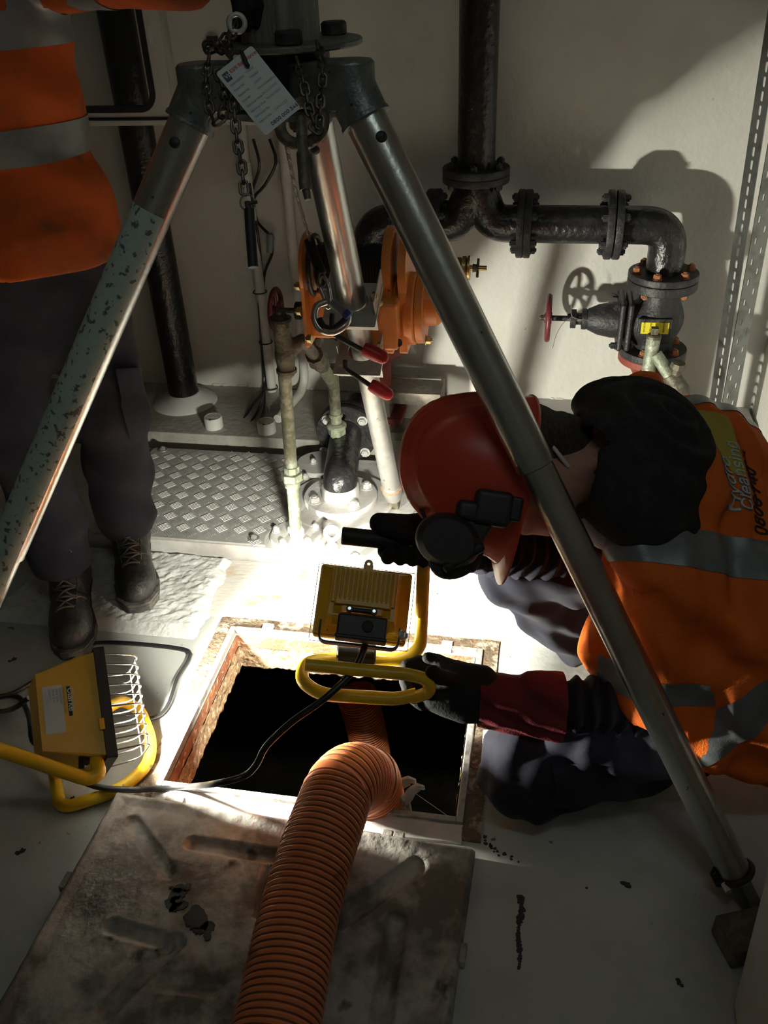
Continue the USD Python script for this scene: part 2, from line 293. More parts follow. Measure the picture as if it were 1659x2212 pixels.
cuff_m = M('red_cuff', (.17, .022, .026), .8, c2=(.13, .02, .022), s=20, bump=.2, bs=250, spec=.2)
helmet_m = M('helmet_red', (.62, .065, .035), .36, c2=(.58, .062, .035), s=10, spec=.4)
skin_m = M('skin', (.50, .26, .19), .6, c2=(.45, .22, .165), s=22, bump=.08, bs=200, extra={'subsurface_weight': .1, 'subsurface_radius': (.6, .2, .1), 'subsurface_scale': .004})
hair_m = M('brown_hair', (.06, .042, .03), .75, c2=(.10, .07, .05), s=90, bump=.8, bs=350)
leather_m = M('worn_black_leather', (.020, .0195, .020), .42, c2=(.048, .046, .045), s=18, lo=.48, hi=.68, c3=(.09, .085, .08), s3=34, lo3=.64, hi3=.72, bump=.3, bs=110)
sole_m = M('dusty_sole', (.05, .045, .04), .8, c2=(.13, .12, .105), s=25, bump=.3, bs=120)
brass_m = M('brass', (.55, .42, .18), .35, 1.0)
labelw_m = M('label_card', (.60, .64, .64), .45, c2=(.54, .58, .58), s=20)
lace_m = M('grey_lace', (.085, .078, .068), .8)
ink_m = M('ink_black', (.02, .02, .022), .6)
inkred_m = M('ink_red', (.62, .04, .04), .6)
inknavy_m = M('ink_navy', (.03, .05, .09), .5)
inkgrey_m = M('ink_grey', (.20, .22, .23), .6)
plate_m = M('yellow_data_plate', (.72, .62, .03), .45)
cab_m = M('cabinet_white', (.55, .54, .49), .42, c2=(.50, .49, .44), s=5)
gasket_m = M('gasket_black', (.015, .015, .015), .5)
glass_m = GLASS('clear_pane'); lens_m = GLASS('lamp_lens', (.97, 1.0, .98), .02)
# ================================================================== the room
YW, YP, ZL, ZP = 2.80, 2.635, .065, .05          # wall face, pipe plane, ledge top, plinth top
HX0, HX1, HY0, HY1 = -.70, -.10, 1.08, 1.545     # clear opening of the hatch
rng = np.random.default_rng(7)
fl = sg.box(-3.4, -1.6, .72, YW+.02).difference(sg.box(HX0, HY0, HX1, HY1))
floor = struct('floor', extr(fl, .10, trimesh.transformations.translation_matrix((0, 0, -.10))), floor_m, 'worn grey-white painted concrete floor around the open hatch')
def blob(x, y, r, n=9, seed=0):
    g = np.random.default_rng(seed); a = np.linspace(0, 2*np.pi, n, endpoint=False); rr = r*(.6+.7*g.random(n)); return sg.Polygon(np.stack([x+rr*np.cos(a), y+rr*np.sin(a)], 1))
def chips(pts, parent=floor):
    """Bare patches where the paint has come off: thin ragged flakes lying on the floor."""
    from shapely import union_all
    u = union_all([blob(x, y, r, seed=i) for i, (x, y, r) in enumerate(pts)]).buffer(.0004)
    for g in getattr(u, 'geoms', [u]): struct('bare_patch', extr(g, .0006, trimesh.transformations.translation_matrix((0, 0, .0001))), ink_m, None, parent, smooth=False)
crack = []
for i, t in enumerate(np.linspace(0, 1, 26)):
    p = G(1124-4*t+3*math.sin(9*t), 1937+152*t); crack.append((p[0], p[1], (.0052 if t < .4 else .0038)*(.6+.8*rng.random())))
chips(crack)
for a, b, n, r in (((1042, 1800), (1075, 1848), 7, .0035), ((1050, 1822), (1118, 1862), 8, .0026), ((1344, 1907), (1360, 1915), 3, .005), ((1466, 2116), (1474, 2130), 3, .005), ((1264, 1918), (1264, 1922), 1, .003), ((24, 1428), (36, 1424), 2, .005), ((40, 1842), (46, 1838), 2, .004), ((140, 1730), (160, 1722), 3, .003)):
    chips([(*(G(a[0]+(b[0]-a[0])*t+rng.normal(0, 3), a[1]+(b[1]-a[1])*t)[:2]), r*(.5+rng.random())) for t in np.linspace(0, 1, n)])
struct('wall_back', box(((-3.4+.72)/2, YW+.06, 1.35), (4.12, .12, 2.9)), wall_m, 'white painted rear wall behind the pipework')
struct('wall_right', box((.78, (YW-1.6)/2, 1.35), (.12, YW+1.6, 2.9)), wall_m, 'white painted side wall at the right')
struct('wall_left', box((-3.46, (YW-1.6)/2, 1.35), (.12, YW+1.6, 2.9)), wall_m, 'white painted side wall beyond the left edge')
struct('wall_front', box(((-3.4+.72)/2, -1.66, 1.35), (4.12, .12, 2.9)), wall_m, 'white painted wall behind the viewer')
struct('ceiling', box(((-3.4+.72)/2, (YW-1.6)/2, 2.86), (4.3, YW+1.9, .1)), wall_m, 'white painted ceiling')
struct('baseboard_back', rbox(((-3.4-.50)/2, (2.425+YW+.01)/2, ZL/2), (2.9, YW+.01-2.425, ZL), .006), ledge_m, 'wide grey concrete ledge along the foot of the rear wall')
struct('baseboard_back', rbox(((-.33+.71)/2, (2.655+YW+.01)/2, ZL/2+.003), (1.04, YW+.01-2.655, ZL+.006), .008), plinth_m, 'narrow white concrete kerb below the black valve')
# rubble where the plaster meets the ledge
tr = []
for i in range(46):
    x = rng.uniform(-1.2, .35); tr.append(put(trimesh.creation.icosphere(1, 1.0), np.diag([rng.uniform(.006, .02), rng.uniform(.003, .006), rng.uniform(.003, .009), 1]))); tr[-1].apply_translation((x, YW-.001, ZL+.004))
struct('trim_1', tr, wall_m, 'crumbling plaster along the foot of the rear wall')
# plinth of the pump covers
pl = sg.box(-1.75, 1.845, .15, 2.345).buffer(-.012).buffer(.012)
struct('plinth', extr(pl, ZP), plinth_m, 'low white painted concrete plinth carrying the pipe covers')
struct('floor', box((-.35, 1.722, .0015), (.92, .235, .003)), trough_m, 'strip of white concrete stained orange behind the hatch')
# rough slab under the boots
nx, ny = 90, 80; gx, gy = np.meshgrid(np.linspace(-1.35, -.80, nx), np.linspace(1.51, 1.835, ny), indexing='ij')
edge = np.minimum(np.minimum((gx+1.35)/.02, (-.80-gx)/.022), np.minimum((gy-1.51)/.03, (1.835-gy)/.012)).clip(0, 1); P3 = np.stack([gx, gy, 0*gx], -1)
gz = .001+edge*(.020+.011*nz(P3, 55, 3)+.006*nz(P3, 140, 5)); gx = gx+.012*nz(P3, 30, 1)*(edge < 1)*3; ii, jj = np.meshgrid(np.arange(nx-1), np.arange(ny-1), indexing='ij'); k = ii*ny+jj
struct('floor', trimesh.Trimesh(np.stack([gx, gy, gz], -1).reshape(-1, 3), np.vstack([np.stack([k, k+ny, k+ny+1], -1).reshape(-1, 3), np.stack([k, k+ny+1, k+1], -1).reshape(-1, 3)]), process=False), rough_m, 'rough white trowelled concrete slab under the boots', smooth=True)
# the pit below
def lining(z0, z1, ragged, mat, label, inset=0.0):
    pts = []; 
    for a, b, n in (((HX0, HY0), (HX1, HY0), 60), ((HX1, HY0), (HX1, HY1), 46), ((HX1, HY1), (HX0, HY1), 60), ((HX0, HY1), (HX0, HY0), 46)):
        for t in np.arange(n)/n: pts.append((a[0]+(b[0]-a[0])*t, a[1]+(b[1]-a[1])*t))
    p = np.array(pts); n = len(p); cx = A((HX0+HX1)/2, (HY0+HY1)/2); rows = 14; V = []
    inw = np.stack([np.where(np.isclose(p[:, 0], HX0), 1, np.where(np.isclose(p[:, 0], HX1), -1, 0)), np.where(np.isclose(p[:, 1], HY0), 1, np.where(np.isclose(p[:, 1], HY1), -1, 0))], 1)
    for r_ in range(rows):
        q = np.c_[p, np.full(n, z0+(z1-z0)*r_/(rows-1))]; 
        if ragged: q[:, 2] += (r_/(rows-1))**2*.03*nz(q, 38, 9)+(r_/(rows-1))*.012*nz(q, 140, 4)
        d = inset+(.010*nz(q, 70, 2)*ragged if ragged else .002*nz(q, 60, 2)); q[:, :2] += inw*np.reshape(d, (-1, 1)); V.append(q)
    V = np.array(V); o = V[-1].copy(); o[:, :2] -= inw*.08; V = np.vstack([V, o[None]]).reshape(-1, 3); i, j = np.meshgrid(np.arange(rows), np.arange(n), indexing='ij'); j2 = (j+1) % n
    q = np.stack([i*n+j, i*n+j2, (i+1)*n+j2, (i+1)*n+j], -1).reshape(-1, 4)
    return struct('pit_lining', trimesh.Trimesh(V, np.vstack([q[:, [0, 1, 2]], q[:, [0, 2, 3]]]), process=False), mat, label, smooth=True)
lining(-.001, -.040, 0, rust_m, 'rusted steel skirt inside the hatch opening', .002)
lining(-.036, -.105, 1, gravel_m, 'broken gravelly concrete edge below the rusty skirt', .004)
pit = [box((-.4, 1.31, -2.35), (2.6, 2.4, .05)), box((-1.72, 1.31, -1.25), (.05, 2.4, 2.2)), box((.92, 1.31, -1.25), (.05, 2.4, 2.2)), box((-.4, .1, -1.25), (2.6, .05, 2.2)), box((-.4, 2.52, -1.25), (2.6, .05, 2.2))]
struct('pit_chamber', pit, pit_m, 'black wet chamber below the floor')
# hatch frame
hf = thing('floor_hatch', 'crusted rusty steel surround of the open floor hatch', 'hatch', (-.40, 1.31, 0))
def strip(x0, x1, y0, y1, z1=.006): 
    g = trimesh.creation.box((x1-x0, y1-y0, z1+.012)); g = g.subdivide().subdivide().subdivide().subdivide(); g.apply_translation(((x0+x1)/2, (y0+y1)/2, (z1-.012)/2)); v = np.asarray(g.vertices).copy(); top = v[:, 2] > z1-.001; v[top, 2] += .005*nz(v[top], 60, 3)+.003*nz(v[top], 150, 6); v[:, :2] += .004*np.stack([nz(v, 40, 1), nz(v, 40, 2)], 1); g.vertices = v; return g
part(hf, 'flange', strip(-.752, -.715, 1.035, 1.60), frame_m); part(hf, 'flange', strip(-.085, -.048, 1.035, 1.60), frame_m)
part(hf, 'flange', strip(-.716, -.084, 1.56, 1.60), frame_m); part(hf, 'flange', strip(-.716, -.084, 1.025, 1.066), plinth_m, 'white painted front edge with peeling patches')
for x0, x1, y0, y1 in ((-.716, -.702, 1.066, 1.56), (-.098, -.084, 1.066, 1.56), (-.702, -.098, 1.547, 1.561), (-.702, -.098, 1.066, 1.079)): part(hf, 'lip', rbox(((x0+x1)/2, (y0+y1)/2, .004), (x1-x0, y1-y0, .020), .002), galv_m)
for px, py, rz in ((422, 1512, .5), (577, 1358, 0), (965, 1396, 0), (1056, 1592, .1)):
    c = G(px, py, .012); part(hf, 'lug', put(rbox((0, 0, 0), (.026, .034, .012), .002), trimesh.transformations.translation_matrix((c[0], c[1], .010)) @ trimesh.transformations.rotation_matrix(rz*.3, (0, 0, 1))), white_m)
from shapely import union_all
pp = [((690, 1792), .012), ((905, 1802), .009), ((935, 1808), .006), ((955, 1815), .006), ((870, 1790), .004)]
# ------------------------------------------------------------------ chequer plate and floor discs
sb = W(735, 1085, 2.07)
cx, cy = -.545, 2.09
cp = sg.box(-1.235, 1.850, -.655, 2.34).buffer(-.02).buffer(.02).difference(sg.Point(cx, cy).buffer(.165, 48)).difference(sg.Point(-.63, 1.89).buffer(.088, 48))
cp = max(getattr(cp, 'geoms', [cp]), key=lambda g: g.area)
ck = thing('chequer_plate', 'aluminium five-bar tread plate bolted on the plinth', 'floor plate', (-.95, 2.1, ZP))
part(ck, 'plate', extr(cp, .006, trimesh.transformations.translation_matrix((0, 0, ZP))), chequer_m)
inner = cp.buffer(-.010); bars = []; st = .0395
bar = tm(m3.Manifold.hull_points(np.array([(x, y*w, z) for x, w, z in ((-.0165, .2, 0), (.0165, .2, 0), (-.011, 1, 0), (.011, 1, 0), (-.011, .3, .0022), (.011, .3, .0022)) for y in (-.0018, .0018)], float)))
for i in range(-32, 33):
    for j in range(-32, 33):
        x, y = -.95+i*st, 2.10+j*st; c, s = math.cos(.06+math.pi/4), math.sin(.06+math.pi/4); X, Y = -.95+(x+.95)*c-(y-2.1)*s, 2.1+(x+.95)*s+(y-2.1)*c
        if not inner.contains(sg.Point(X, Y)): continue
        for k in range(-2, 3):
            a = .06+(math.pi/4 if (i+j) % 2 else -math.pi/4); o = k*.0062; T = trimesh.transformations.rotation_matrix(a, (0, 0, 1)); T[:3, 3] = (X-o*math.sin(a), Y+o*math.cos(a), ZP+.006); bars.append(put(bar, T))
part(ck, 'tread_bars', bars, chequer_m, 'raised five-bar tread pattern', smooth=False, kind='stuff')
for px, py in ((352, 972), (548, 1163), (641, 999)):
    p = G(px, py, ZP+.006); part(ck, 'bolt', [lathe([(0, 0), (.017, 0), (.016, .003), (0, .003)], p, (0, 0, 1), 20), hexb(p+A(0, 0, .002), (0, 0, 1), .0095, .008)], galv_m)
# ------------------------------------------------------------------ swan-neck pipe with its base plate
sp = thing('swan_neck_pipe', 'glossy black swan-neck pipe rising from a white bolted floor flange', 'pipe', (cx, cy, ZP))
part(sp, 'base_plate', lathe([(0, 0), (.155, 0), (.155, .010), (.150, .012), (0, .012)], (cx, cy, ZP), (0, 0, 1), 64), plinth_m)
part(sp, 'base_flange', lathe([(0, 0), (.106, 0), (.108, .003), (.108, .017), (.105, .020), (0, .020)], (cx, cy, ZP+.012), (0, 0, 1), 56), plinth_m)
for a in (-2.5, -.85, .55, 2.2): part(sp, 'nut', hexb((cx+.082*math.cos(a), cy+.082*math.sin(a), ZP+.032), (0, 0, 1), .0145, .014), plinth_m)
fy = 2.36; fc = W(748, 938, fy)
path = fillet([(cx, cy, ZP+.03), (cx+.002, cy, fc[2]+.005), (fc[0], fy, fc[2])], .13, 18)
part(sp, 'white_collar', lathe([(0, 0), (.057, 0), (.055, .03), (.050, .034), (0, .034)], (cx, cy, ZP+.032), (0, 0, 1), 40), plinth_m, 'white paint collar at the foot of the black pipe')
part(sp, 'bend', sweep(path, .0495, 36), black_m)
for k, yy in enumerate((fy, fy+.024)): part(sp, 'flange', lathe([(0, 0), (.096, 0), (.098, .003), (.098, .018), (.095, .021), (0, .021)], (fc[0], yy, fc[2]), (0, 1, 0), 48), iron_m)
for px, py in ((706, 907), (783, 909), (789, 977), (700, 975)):
    b = W(px, py, fy); part(sp, 'bolt', hexb((b[0], fy, b[2]), (0, -1, 0), .0125, .012), white_m)
part(sp, 'outlet', cyl((fc[0], fy+.04, fc[2]), (fc[0], YP-.08, fc[2]), .05, 32), black_m)
# small flanged covers on the plinth
def cover_disc(px, py, r, label, nb=5, a0=.4, bo=.8):
    c = G(px, py, ZP); t = thing('access_cover', label, 'cover', (c[0], c[1], ZP)); part(t, 'disc', lathe([(0, 0), (r, 0), (r, .006), (r-.003, .009), (0, .009)], (c[0], c[1], ZP), (0, 0, 1), 48), plinth_m)
    for k in range(nb): a = a0+k*2*math.pi/nb; part(t, 'nut', hexb((c[0]+bo*r*math.cos(a), c[1]+bo*r*math.sin(a), ZP+.009), (0, 0, 1), .0095, .012), plinth_m)
    return c
gb = cover_disc(640, 1158, .073, 'round grey cover plate with five nuts at the foot of the green pipe', 5, .55)
c3 = G(694, 1022, ZP); t = thing('access_cover', 'small round bolted cover tucked beside the swan-neck pipe', 'cover', (c3[0], c3[1], ZP))
part(t, 'disc', lathe([(0, 0), (.072, 0), (.072, .012), (.069, .015), (0, .015)], (c3[0]-.01, c3[1]+.02, ZP+.0125), (0, 0, 1), 48), plinth_m)
for px, py in ((677, 1000), (660, 1033)): part(t, 'nut', hexb(G(px, py, ZP+.027), (0, 0, 1), .009, .011), plinth_m)
# lifting eye
e = G(717, 1186, ZP); t = thing('lifting_eye', 'white painted lifting eye bolt between the discs and the held lamp', 'eye bolt', (e[0], e[1], ZP))
ec = W(717, 1152, e[1]); part(t, 'shank', [lathe([(0, 0), (.018, 0), (.017, .012), (.011, .016), (.011, ec[2]-ZP-.018), (0, ec[2]-ZP-.018)], (e[0], e[1], ZP), (0, 0, 1), 24)], white_m); part(t, 'ring', ring(ec, (.1, -1, .45), .0175, .0068, 40, 14), white_m)
b = G(768, 1210, ZP); solo('floor_bolt', hexb((b[0], b[1], ZP), (0, 0, 1), .014, .014), white_m, 'white floor bolt right behind the top of the held lamp', 'bolt')
b = G(905, 1120, ZP); solo('floor_bolt', [lathe([(0, 0), (.02, 0), (.02, .012), (0, .012)], (b[0], b[1], ZP), (0, 0, 1)), hexb((b[0], b[1], ZP+.01), (0, 0, 1), .012, .01)], galv_m, 'steel floor bolt beneath the red helmet', 'bolt')
# concrete block by the wall
cb = G(898, 930, 0); t = thing('concrete_block', 'grey hollow concrete block against the wall behind the tripod leg', 'block', (cb[0], 2.60, 0))
fr = sg.box(-.10, 0, .10, .18).difference(sg.box(-.07, .03, .07, .14)); Tb = frame((cb[0]-.005, 2.70, ZL*0), (1, 0, 0), (0, 0, 1))
part(t, 'frame', extr(fr, .13, Tb), block_m); part(t, 'back_face', box((cb[0]-.005, 2.69, .10), (.18, .02, .17)), block_m)
t_ = struct('trim_2', rbox((.22, YW-.02, .105), (.10, .05, .055), .012), rough_m, 'broken lump of render at the foot of the wall')
# ------------------------------------------------------------------ junction caps and rubble on the ledge
for px, py, lab in ((463, 922, 'round white junction box nearest the tall black pipe'), (577, 932, 'round white junction box beside the leaning green pipe')):
    c = G(px, py, ZL); t = thing('junction_box', lab, 'junction box', (c[0], c[1], ZL), '')
    part(t, 'body', lathe([(0, 0), (.031, 0), (.0315, .036), (.029, .040), (.025, .040), (.024, .037), (0, .037)], c, (0, 0, 1), 40), white_m)
    part(t, 'lid', lathe([(0, 0), (.0235, 0), (.0235, .003), (0, .003)], c+A(0, 0, .0365), (0, 0, 1), 32), trough_m, 'brown stained lid'); part(t, 'screw', lathe([(0, 0), (.0035, 0), (.003, .002), (0, .002)], c+A(0, -.0265, .0395), (0, 0, 1), 10), ink_m)
# ================================================================== pipework along the rear wall
def flange(p, d, r=.097, h=.02, n=48): return lathe([(0, 0), (r-.002, 0), (r, .003), (r, h-.003), (r-.002, h), (0, h)], p, d, n)
def bolts(parent, p, d, rc, nb, a0=0, r=.0115, h=.013, mat=iron_m, label=None):
    T = axis_T(p, d)
    for k in range(nb):
        a = a0+k*2*math.pi/nb; part(parent, 'bolt', hexb(T[:3, 3]+rc*(math.cos(a)*T[:3, 0]+math.sin(a)*T[:3, 1]), d, r, h), mat, label)
X = lambda px, py: W(px, py, YP)
rx = X(1030, 300)[0]; zt = X(1028, 376)[2]; zh = X(1240, 485)[2]; RP = .0535
t = thing('riser_pipe', 'tall glossy black vertical pipe rising from the branch tee on the wall', 'pipe', (rx, YP, zt))
part(t, 'barrel', cyl((rx, YP, zt+.01), (rx, YP, 2.8), RP, 40), black_m); part(t, 'flange', flange((rx, YP, zt+.001), (0, 0, 1)), iron_m); bolts(t, (rx, YP, zt+.021), (0, 0, 1), .077, 6, .5)
xl, xr = X(940, 450)[0], X(1131, 485)[0]
t = thing('branch_tee', 'black breeches tee splitting the riser to left and right', 'pipe fitting', (rx, YP, zh))
part(t, 'top_flange', flange((rx, YP, zt), (0, 0, -1)), iron_m); bolts(t, (rx, YP, zt-.02), (0, 0, -1), .077, 6, .5)
def arm(s, xe): 
    P = fillet([(rx, YP, zt-.01), (rx+s*.004, YP, zt-.035), (rx+s*.05, YP, zh), (xe, YP, zh)], .10, 12); return mani(sweep(P, RP, 32))
body = arm(1, xr)+arm(-1, xl)+mani(cyl((rx, YP, zt-.005), (rx, YP, zt-.045), RP*1.02, 40)); part(t, 'body', body, black_m, smooth=40)
for s, xe in ((1, xr), (-1, xl)): part(t, 'end_flange', flange((xe-s*.018, YP, zh), (s, 0, 0)), iron_m); bolts(t, (xe-s*.018, YP, zh), (-s, 0, 0), .077, 6, .52)
x2 = X(1326, 485)[0]
t = thing('spool_pipe', 'short straight black pipe between two flanges to the right of the tee', 'pipe', (xr, YP, zh))
part(t, 'barrel', cyl((xr+.01, YP, zh), (x2-.005, YP, zh), RP, 40), black_m); part(t, 'flange', flange((xr+.003, YP, zh), (1, 0, 0)), iron_m); part(t, 'flange', flange((x2-.022, YP, zh), (1, 0, 0)), iron_m)
bolts(t, (xr+.023, YP, zh), (1, 0, 0), .077, 6, .52); bolts(t, (x2-.022, YP, zh), (-1, 0, 0), .077, 6, .52)
xe = X(1432, 600)[0]; ze = X(1428, 600)[2]
def elbow(name, label, x0, x1, z0, z1):
    s = 1 if x1 > x0 else -1; t = thing(name, label, 'pipe fitting', (x0, YP, z0))
    part(t, 'bend', sweep(fillet([(x0+s*.005, YP, z0), (x1, YP, z0), (x1, YP, z1)], .13, 16), RP, 36), black_m); part(t, 'flange', flange((x0+s*.002, YP, z0), (s, 0, 0)), iron_m); bolts(t, (x0+s*.022, YP, z0), (s, 0, 0), .077, 6, .52)
    part(t, 'lower_flange', flange((x1, YP, z1), (0, 0, 1), .102), iron_m); bolts(t, (x1, YP, z1+.02), (0, 0, 1), .08, 6, .2, mat=rustnut_m, label='rusty flange bolt'); return t
elbow('pipe_elbow', 'black elbow turning down into the valve on the right', x2, xe, zh, ze)
def gate_valve(xc, zc, label, wheel_mat, plate):
    """A gate valve lying with its bonnet to the left; top and bottom flanges, yoke and handwheel."""
    t = thing('gate_valve', label, 'valve', (xc, YP, ze-.24)); zb = zc
    def f(p):
        d = blend(.02, cone(p, (xc, YP, zb+.10), (xc, YP, zb-.12), .058, .058), ell(p, (xc, YP, zb-.01), (.078, .070, .075)), cone(p, (xc, YP, zb-.02), (xc-.085, YP, zb-.02), .062, .058)); return d
    part(t, 'body', solid(f, (xc-.12, YP-.1, zb-.14), (xc+.1, YP+.1, zb+.12), .006), iron_m, smooth=True)
    part(t, 'top_flange', flange((xc, YP, ze-.002), (0, 0, -1), .102, .026), iron_m); part(t, 'bottom_flange', flange((xc, YP, ze-.218), (0, 0, -1), .102, .022), iron_m)
    bolts(t, (xc, YP, ze-.028), (0, 0, -1), .08, 4, .7, mat=rustnut_m, label='rusty flange nut'); bolts(t, (xc, YP, ze-.218), (0, 0, 1), .08, 5, .5, mat=rustnut_m, label='rusty flange nut')
    xb = xc-.098; za = zb-.02
    for k in range(2): part(t, 'bonnet_flange', rbox((xb-.011+.024*(1-k), YP, za), (.018, .145, .150), .01), iron_m)
    for y in (-1, 1):
        for z in (-1, 1): part(t, 'bolt', hexb((xb-.02, YP+y*.058, za+z*.060), (-1, 0, 0), .0095, .014), iron_m)
    part(t, 'bonnet', lathe([(0, 0), (.055, 0), (.054, .02), (.046, .06), (.032, .09), (.026, .098), (0, .098)], (xb-.018, YP, za), (-1, 0, 0), 32), iron_m)
    xg = xb-.116; part(t, 'gland', [lathe([(0, 0), (.032, 0), (.032, .014), (.018, .016), (.018, .030), (.029, .032), (.029, .048), (0, .048)], (xg+.004, YP, za), (-1, 0, 0), 24)], iron_m)
    for y in (-1, 1): part(t, 'gland_stud', cyl((xg, YP+y*.021, za+.004), (xg-.054, YP+y*.021, za+.004), .004, 10), bronze_m)
    part(t, 'stem', cyl((xg-.04, YP, za), (xg-.135, YP, za), .0085, 16), iron_m); xw = xg-.112
    hub = lathe([(0, 0), (.017, 0), (.016, .022), (0, .022)], (xw+.011, YP, za), (-1, 0, 0), 20); rim = sweep(np.stack([np.full(48, xw), YP+.066*np.cos(np.arange(48)*2*np.pi/48), za+.066*np.sin(np.arange(48)*2*np.pi/48)], 1), .0085, 12, True)
    w = part(t, 'handwheel', [hub, rim], wheel_mat, 'dark red handwheel')
    for k in range(5):
        a = .3+k*2*math.pi/5; part(w, 'spoke', sweep(np.array([(xw, YP+.012*math.cos(a), za+.012*math.sin(a)), (xw+.002, YP+.04*math.cos(a), za+.04*math.sin(a)), (xw, YP+.063*math.cos(a), za+.063*math.sin(a))]), .0062, 8), wheel_mat)
    part(t, 'wheel_nut', hexb((xw-.011, YP, za), (-1, 0, 0), .009, .012), bronze_m)
    if plate:
        yb = YP-.072; T = frame((xc-.055, yb, zb-.035), (1, 0, .01), (0, 0, 1)); part(t, 'plate_boss', put(rbox((.043, .022, -.004), (.098, .056, .016), .004), T), iron_m)
        q = part(t, 'data_plate', put(rbox((.043, .022, .005), (.080, .036, .002), .0008), T), plate_m, 'yellow data plate'); 
        L = []
        for i, s in enumerate(('VALVE DATA', 'TEST PSI', 'NO', 'INSPECTED')): L.append(text(s, .0048, .0006, T @ trimesh.transformations.translation_matrix((.014+i*.019, .009, .0061)) @ trimesh.transformations.rotation_matrix(math.pi/2, (0, 0, 1))))
        part(q, 'lettering', [x for x in L], ink_m, smooth=False)
    return t
gate_valve(xe, ze-.115, 'black gate valve with a yellow plate and red handwheel on the right', maroon_m, True)
def duckfoot(xc, label):
    t = thing('duckfoot_pedestal', label, 'pipe support', (xc, YP, 0)); zf = ze-.24
    part(t, 'flange', flange((xc, YP, zf), (0, 0, -1), .102, .022), redlead_m); part(t, 'stub', lathe([(0, 0), (.075, 0), (.06, .03), (.05, .05), (.05, zf-.07), (.08, zf-.03), (.08, zf-.022), (0, zf-.022)], (xc, YP, zf-.022), (0, 0, -1), 40), redlead_m); part(t, 'foot', rbox((xc, YP, .078), (.19, .16, .02), .004), redlead_m)
    return t
duckfoot(xe, 'red primed pedestal pipe below the black valve on the right')
# left half, behind the winch
xL = X(800, 520)[0]
t = elbow('pipe_elbow', 'black elbow turning down behind the orange winch', xl, xL, zh, ze)
gate_valve(xL, ze-.115, 'black gate valve with a maroon handwheel to the left of the winch', maroon_m, False)
duckfoot(xL, 'red primed pedestal pipe behind the lower winch lever')
# tall pipe at the left
lx = X(401, 870)[0]; YL = 2.66; lp = W(401, 868, YL)
t = thing('drain_stack', 'thick black vertical pipe rising out of a white floor collar at the left', 'pipe', (lp[0], YL, ZL))
part(t, 'barrel', cyl((lp[0], YL, ZL), (lp[0], YL, 2.8), .052, 36), black_m)
part(t, 'collar', puff(lathe([(0, 0), (.115, 0), (.10, .012), (.07, .026), (.056, .04), (0, .04)], (lp[0], YL, ZL), (0, 0, 1), 48), 0), white_m, 'lumpy white mortar collar')
# conduits
def wall_pipe(px, py, px2, py2, r, end, label):
    a = W(px, py, YW-.025); b = W(px2, py2, YW-.025); x = (a[0]+b[0])/2; t = thing('conduit', label, 'conduit', (x, YW-.025, ZL)); part(t, 'pipe', sweep(fillet([(x, YW-.025, 2.8), *end(x)], .07, 10), r, 20), condu_m)
    for z in (.80, 1.6): part(t, 'coupling', cyl((x, YW-.025, z), (x, YW-.025, z+.06), r*1.13, 20), condu_m)
    return t, x
c1, xa = wall_pipe(531, 289, 578, 828, .0165, lambda x: [(x, YW-.025, .02)], 'white vertical conduit with black cables tied along it')
c2, xb = wall_pipe(617, 379, 659, 821, .0155, lambda x: [(x, YW-.025, ZL+.022), tuple(G(600, 905, ZL+.018))], 'white conduit that bends along the ledge behind the green pipe')
for i, (pts) in enumerate(([(547, 300), (560, 360), (541, 430), (556, 500), (566, 600), (572, 720), (573, 830), (548, 870), (518, 905)], [(582, 300), (596, 350), (572, 400), (548, 430), (556, 480), (580, 505), (588, 545), (570, 600), (571, 700), (576, 820), (560, 880), (533, 912)], [(522, 300), (545, 440), (551, 560), (558, 640), (565, 740), (571, 830), (572, 880), (553, 918)])):
    P = []
    for k, (px, py) in enumerate(pts): P.append(W(px, py, YW-(.008 if 420 < py and i < 2 and not 490 < py < 560 else .035)) if py < 850 else G(px, py, ZL+.012))
    P[-1][2] = ZL-.01
    s = solo('cable', tube(P, .0048, 8, .02), cable_m, ('thin black cable looping away from the conduit at the top', 'black cable with a grey connector clipped to the conduit', 'black cable running straight down the left of the conduit')[i], 'cable')
q = W(584, 530, YW-.05); solo('cable_connector', sweep(np.array([W(584, 505, YW-.045), W(584, 512, YW-.045), W(582, 545, YW-.045)]), A(.009, .0125, .010), 14), inkgrey_m, 'grey cable connector hanging beside the conduit', 'connector')
for py in (630, 738, 836):
    c = W(566+(py-630)*.068, py, YW-.028); solo('cable_tie', ring((xa, YW-.03, c[2]), (0, 0, 1), .023, .0022, 24, 6), ink_m, {630: 'black cable tie around the conduit, topmost of three', 738: 'black cable tie around the conduit, middle of three', 836: 'black cable tie around the conduit, lowest of three'}[py], 'cable tie')
# leaning green sampling pipe with strainer
gy = gb[1]; g1, g0 = W(606, 690, gy), gb+A(0, 0, .009)
def on(t_): return g0+(g1-g0)*t_
gd = nrm(g1-g0)
t = thing('sampling_pipe', 'weathered green pipe with a union and Y-strainer standing on the round cover', 'pipe', tuple(g0))
part(t, 'floor_nut', [lathe([(0, 0), (.0235, 0), (.0235, .018), (.017, .022), (.017, .045), (0, .045)], g0, gd, 6)], white_m, 'white painted hexagon nut'); part(t, 'pipe', cyl(g0+gd*.02, on(.80), .0165, 24), green_m)
u = W(630, 1027, gy); u = g0+gd*((u-g0)@gd)
part(t, 'union', [lathe([(0, 0), (.021, 0), (.021, .016), (0, .016)], u-gd*.034, gd, 20), lathe([(0, 0), (.029, 0), (.029, .022), (0, .022)], u-gd*.013, gd, 6), lathe([(0, 0), (.022, 0), (.022, .018), (0, .018)], u+gd*.012, gd, 8)], green_m)
sB, sT = W(619, 800, gy), W(606, 692, gy); br = W(652, 735, gy+.02)
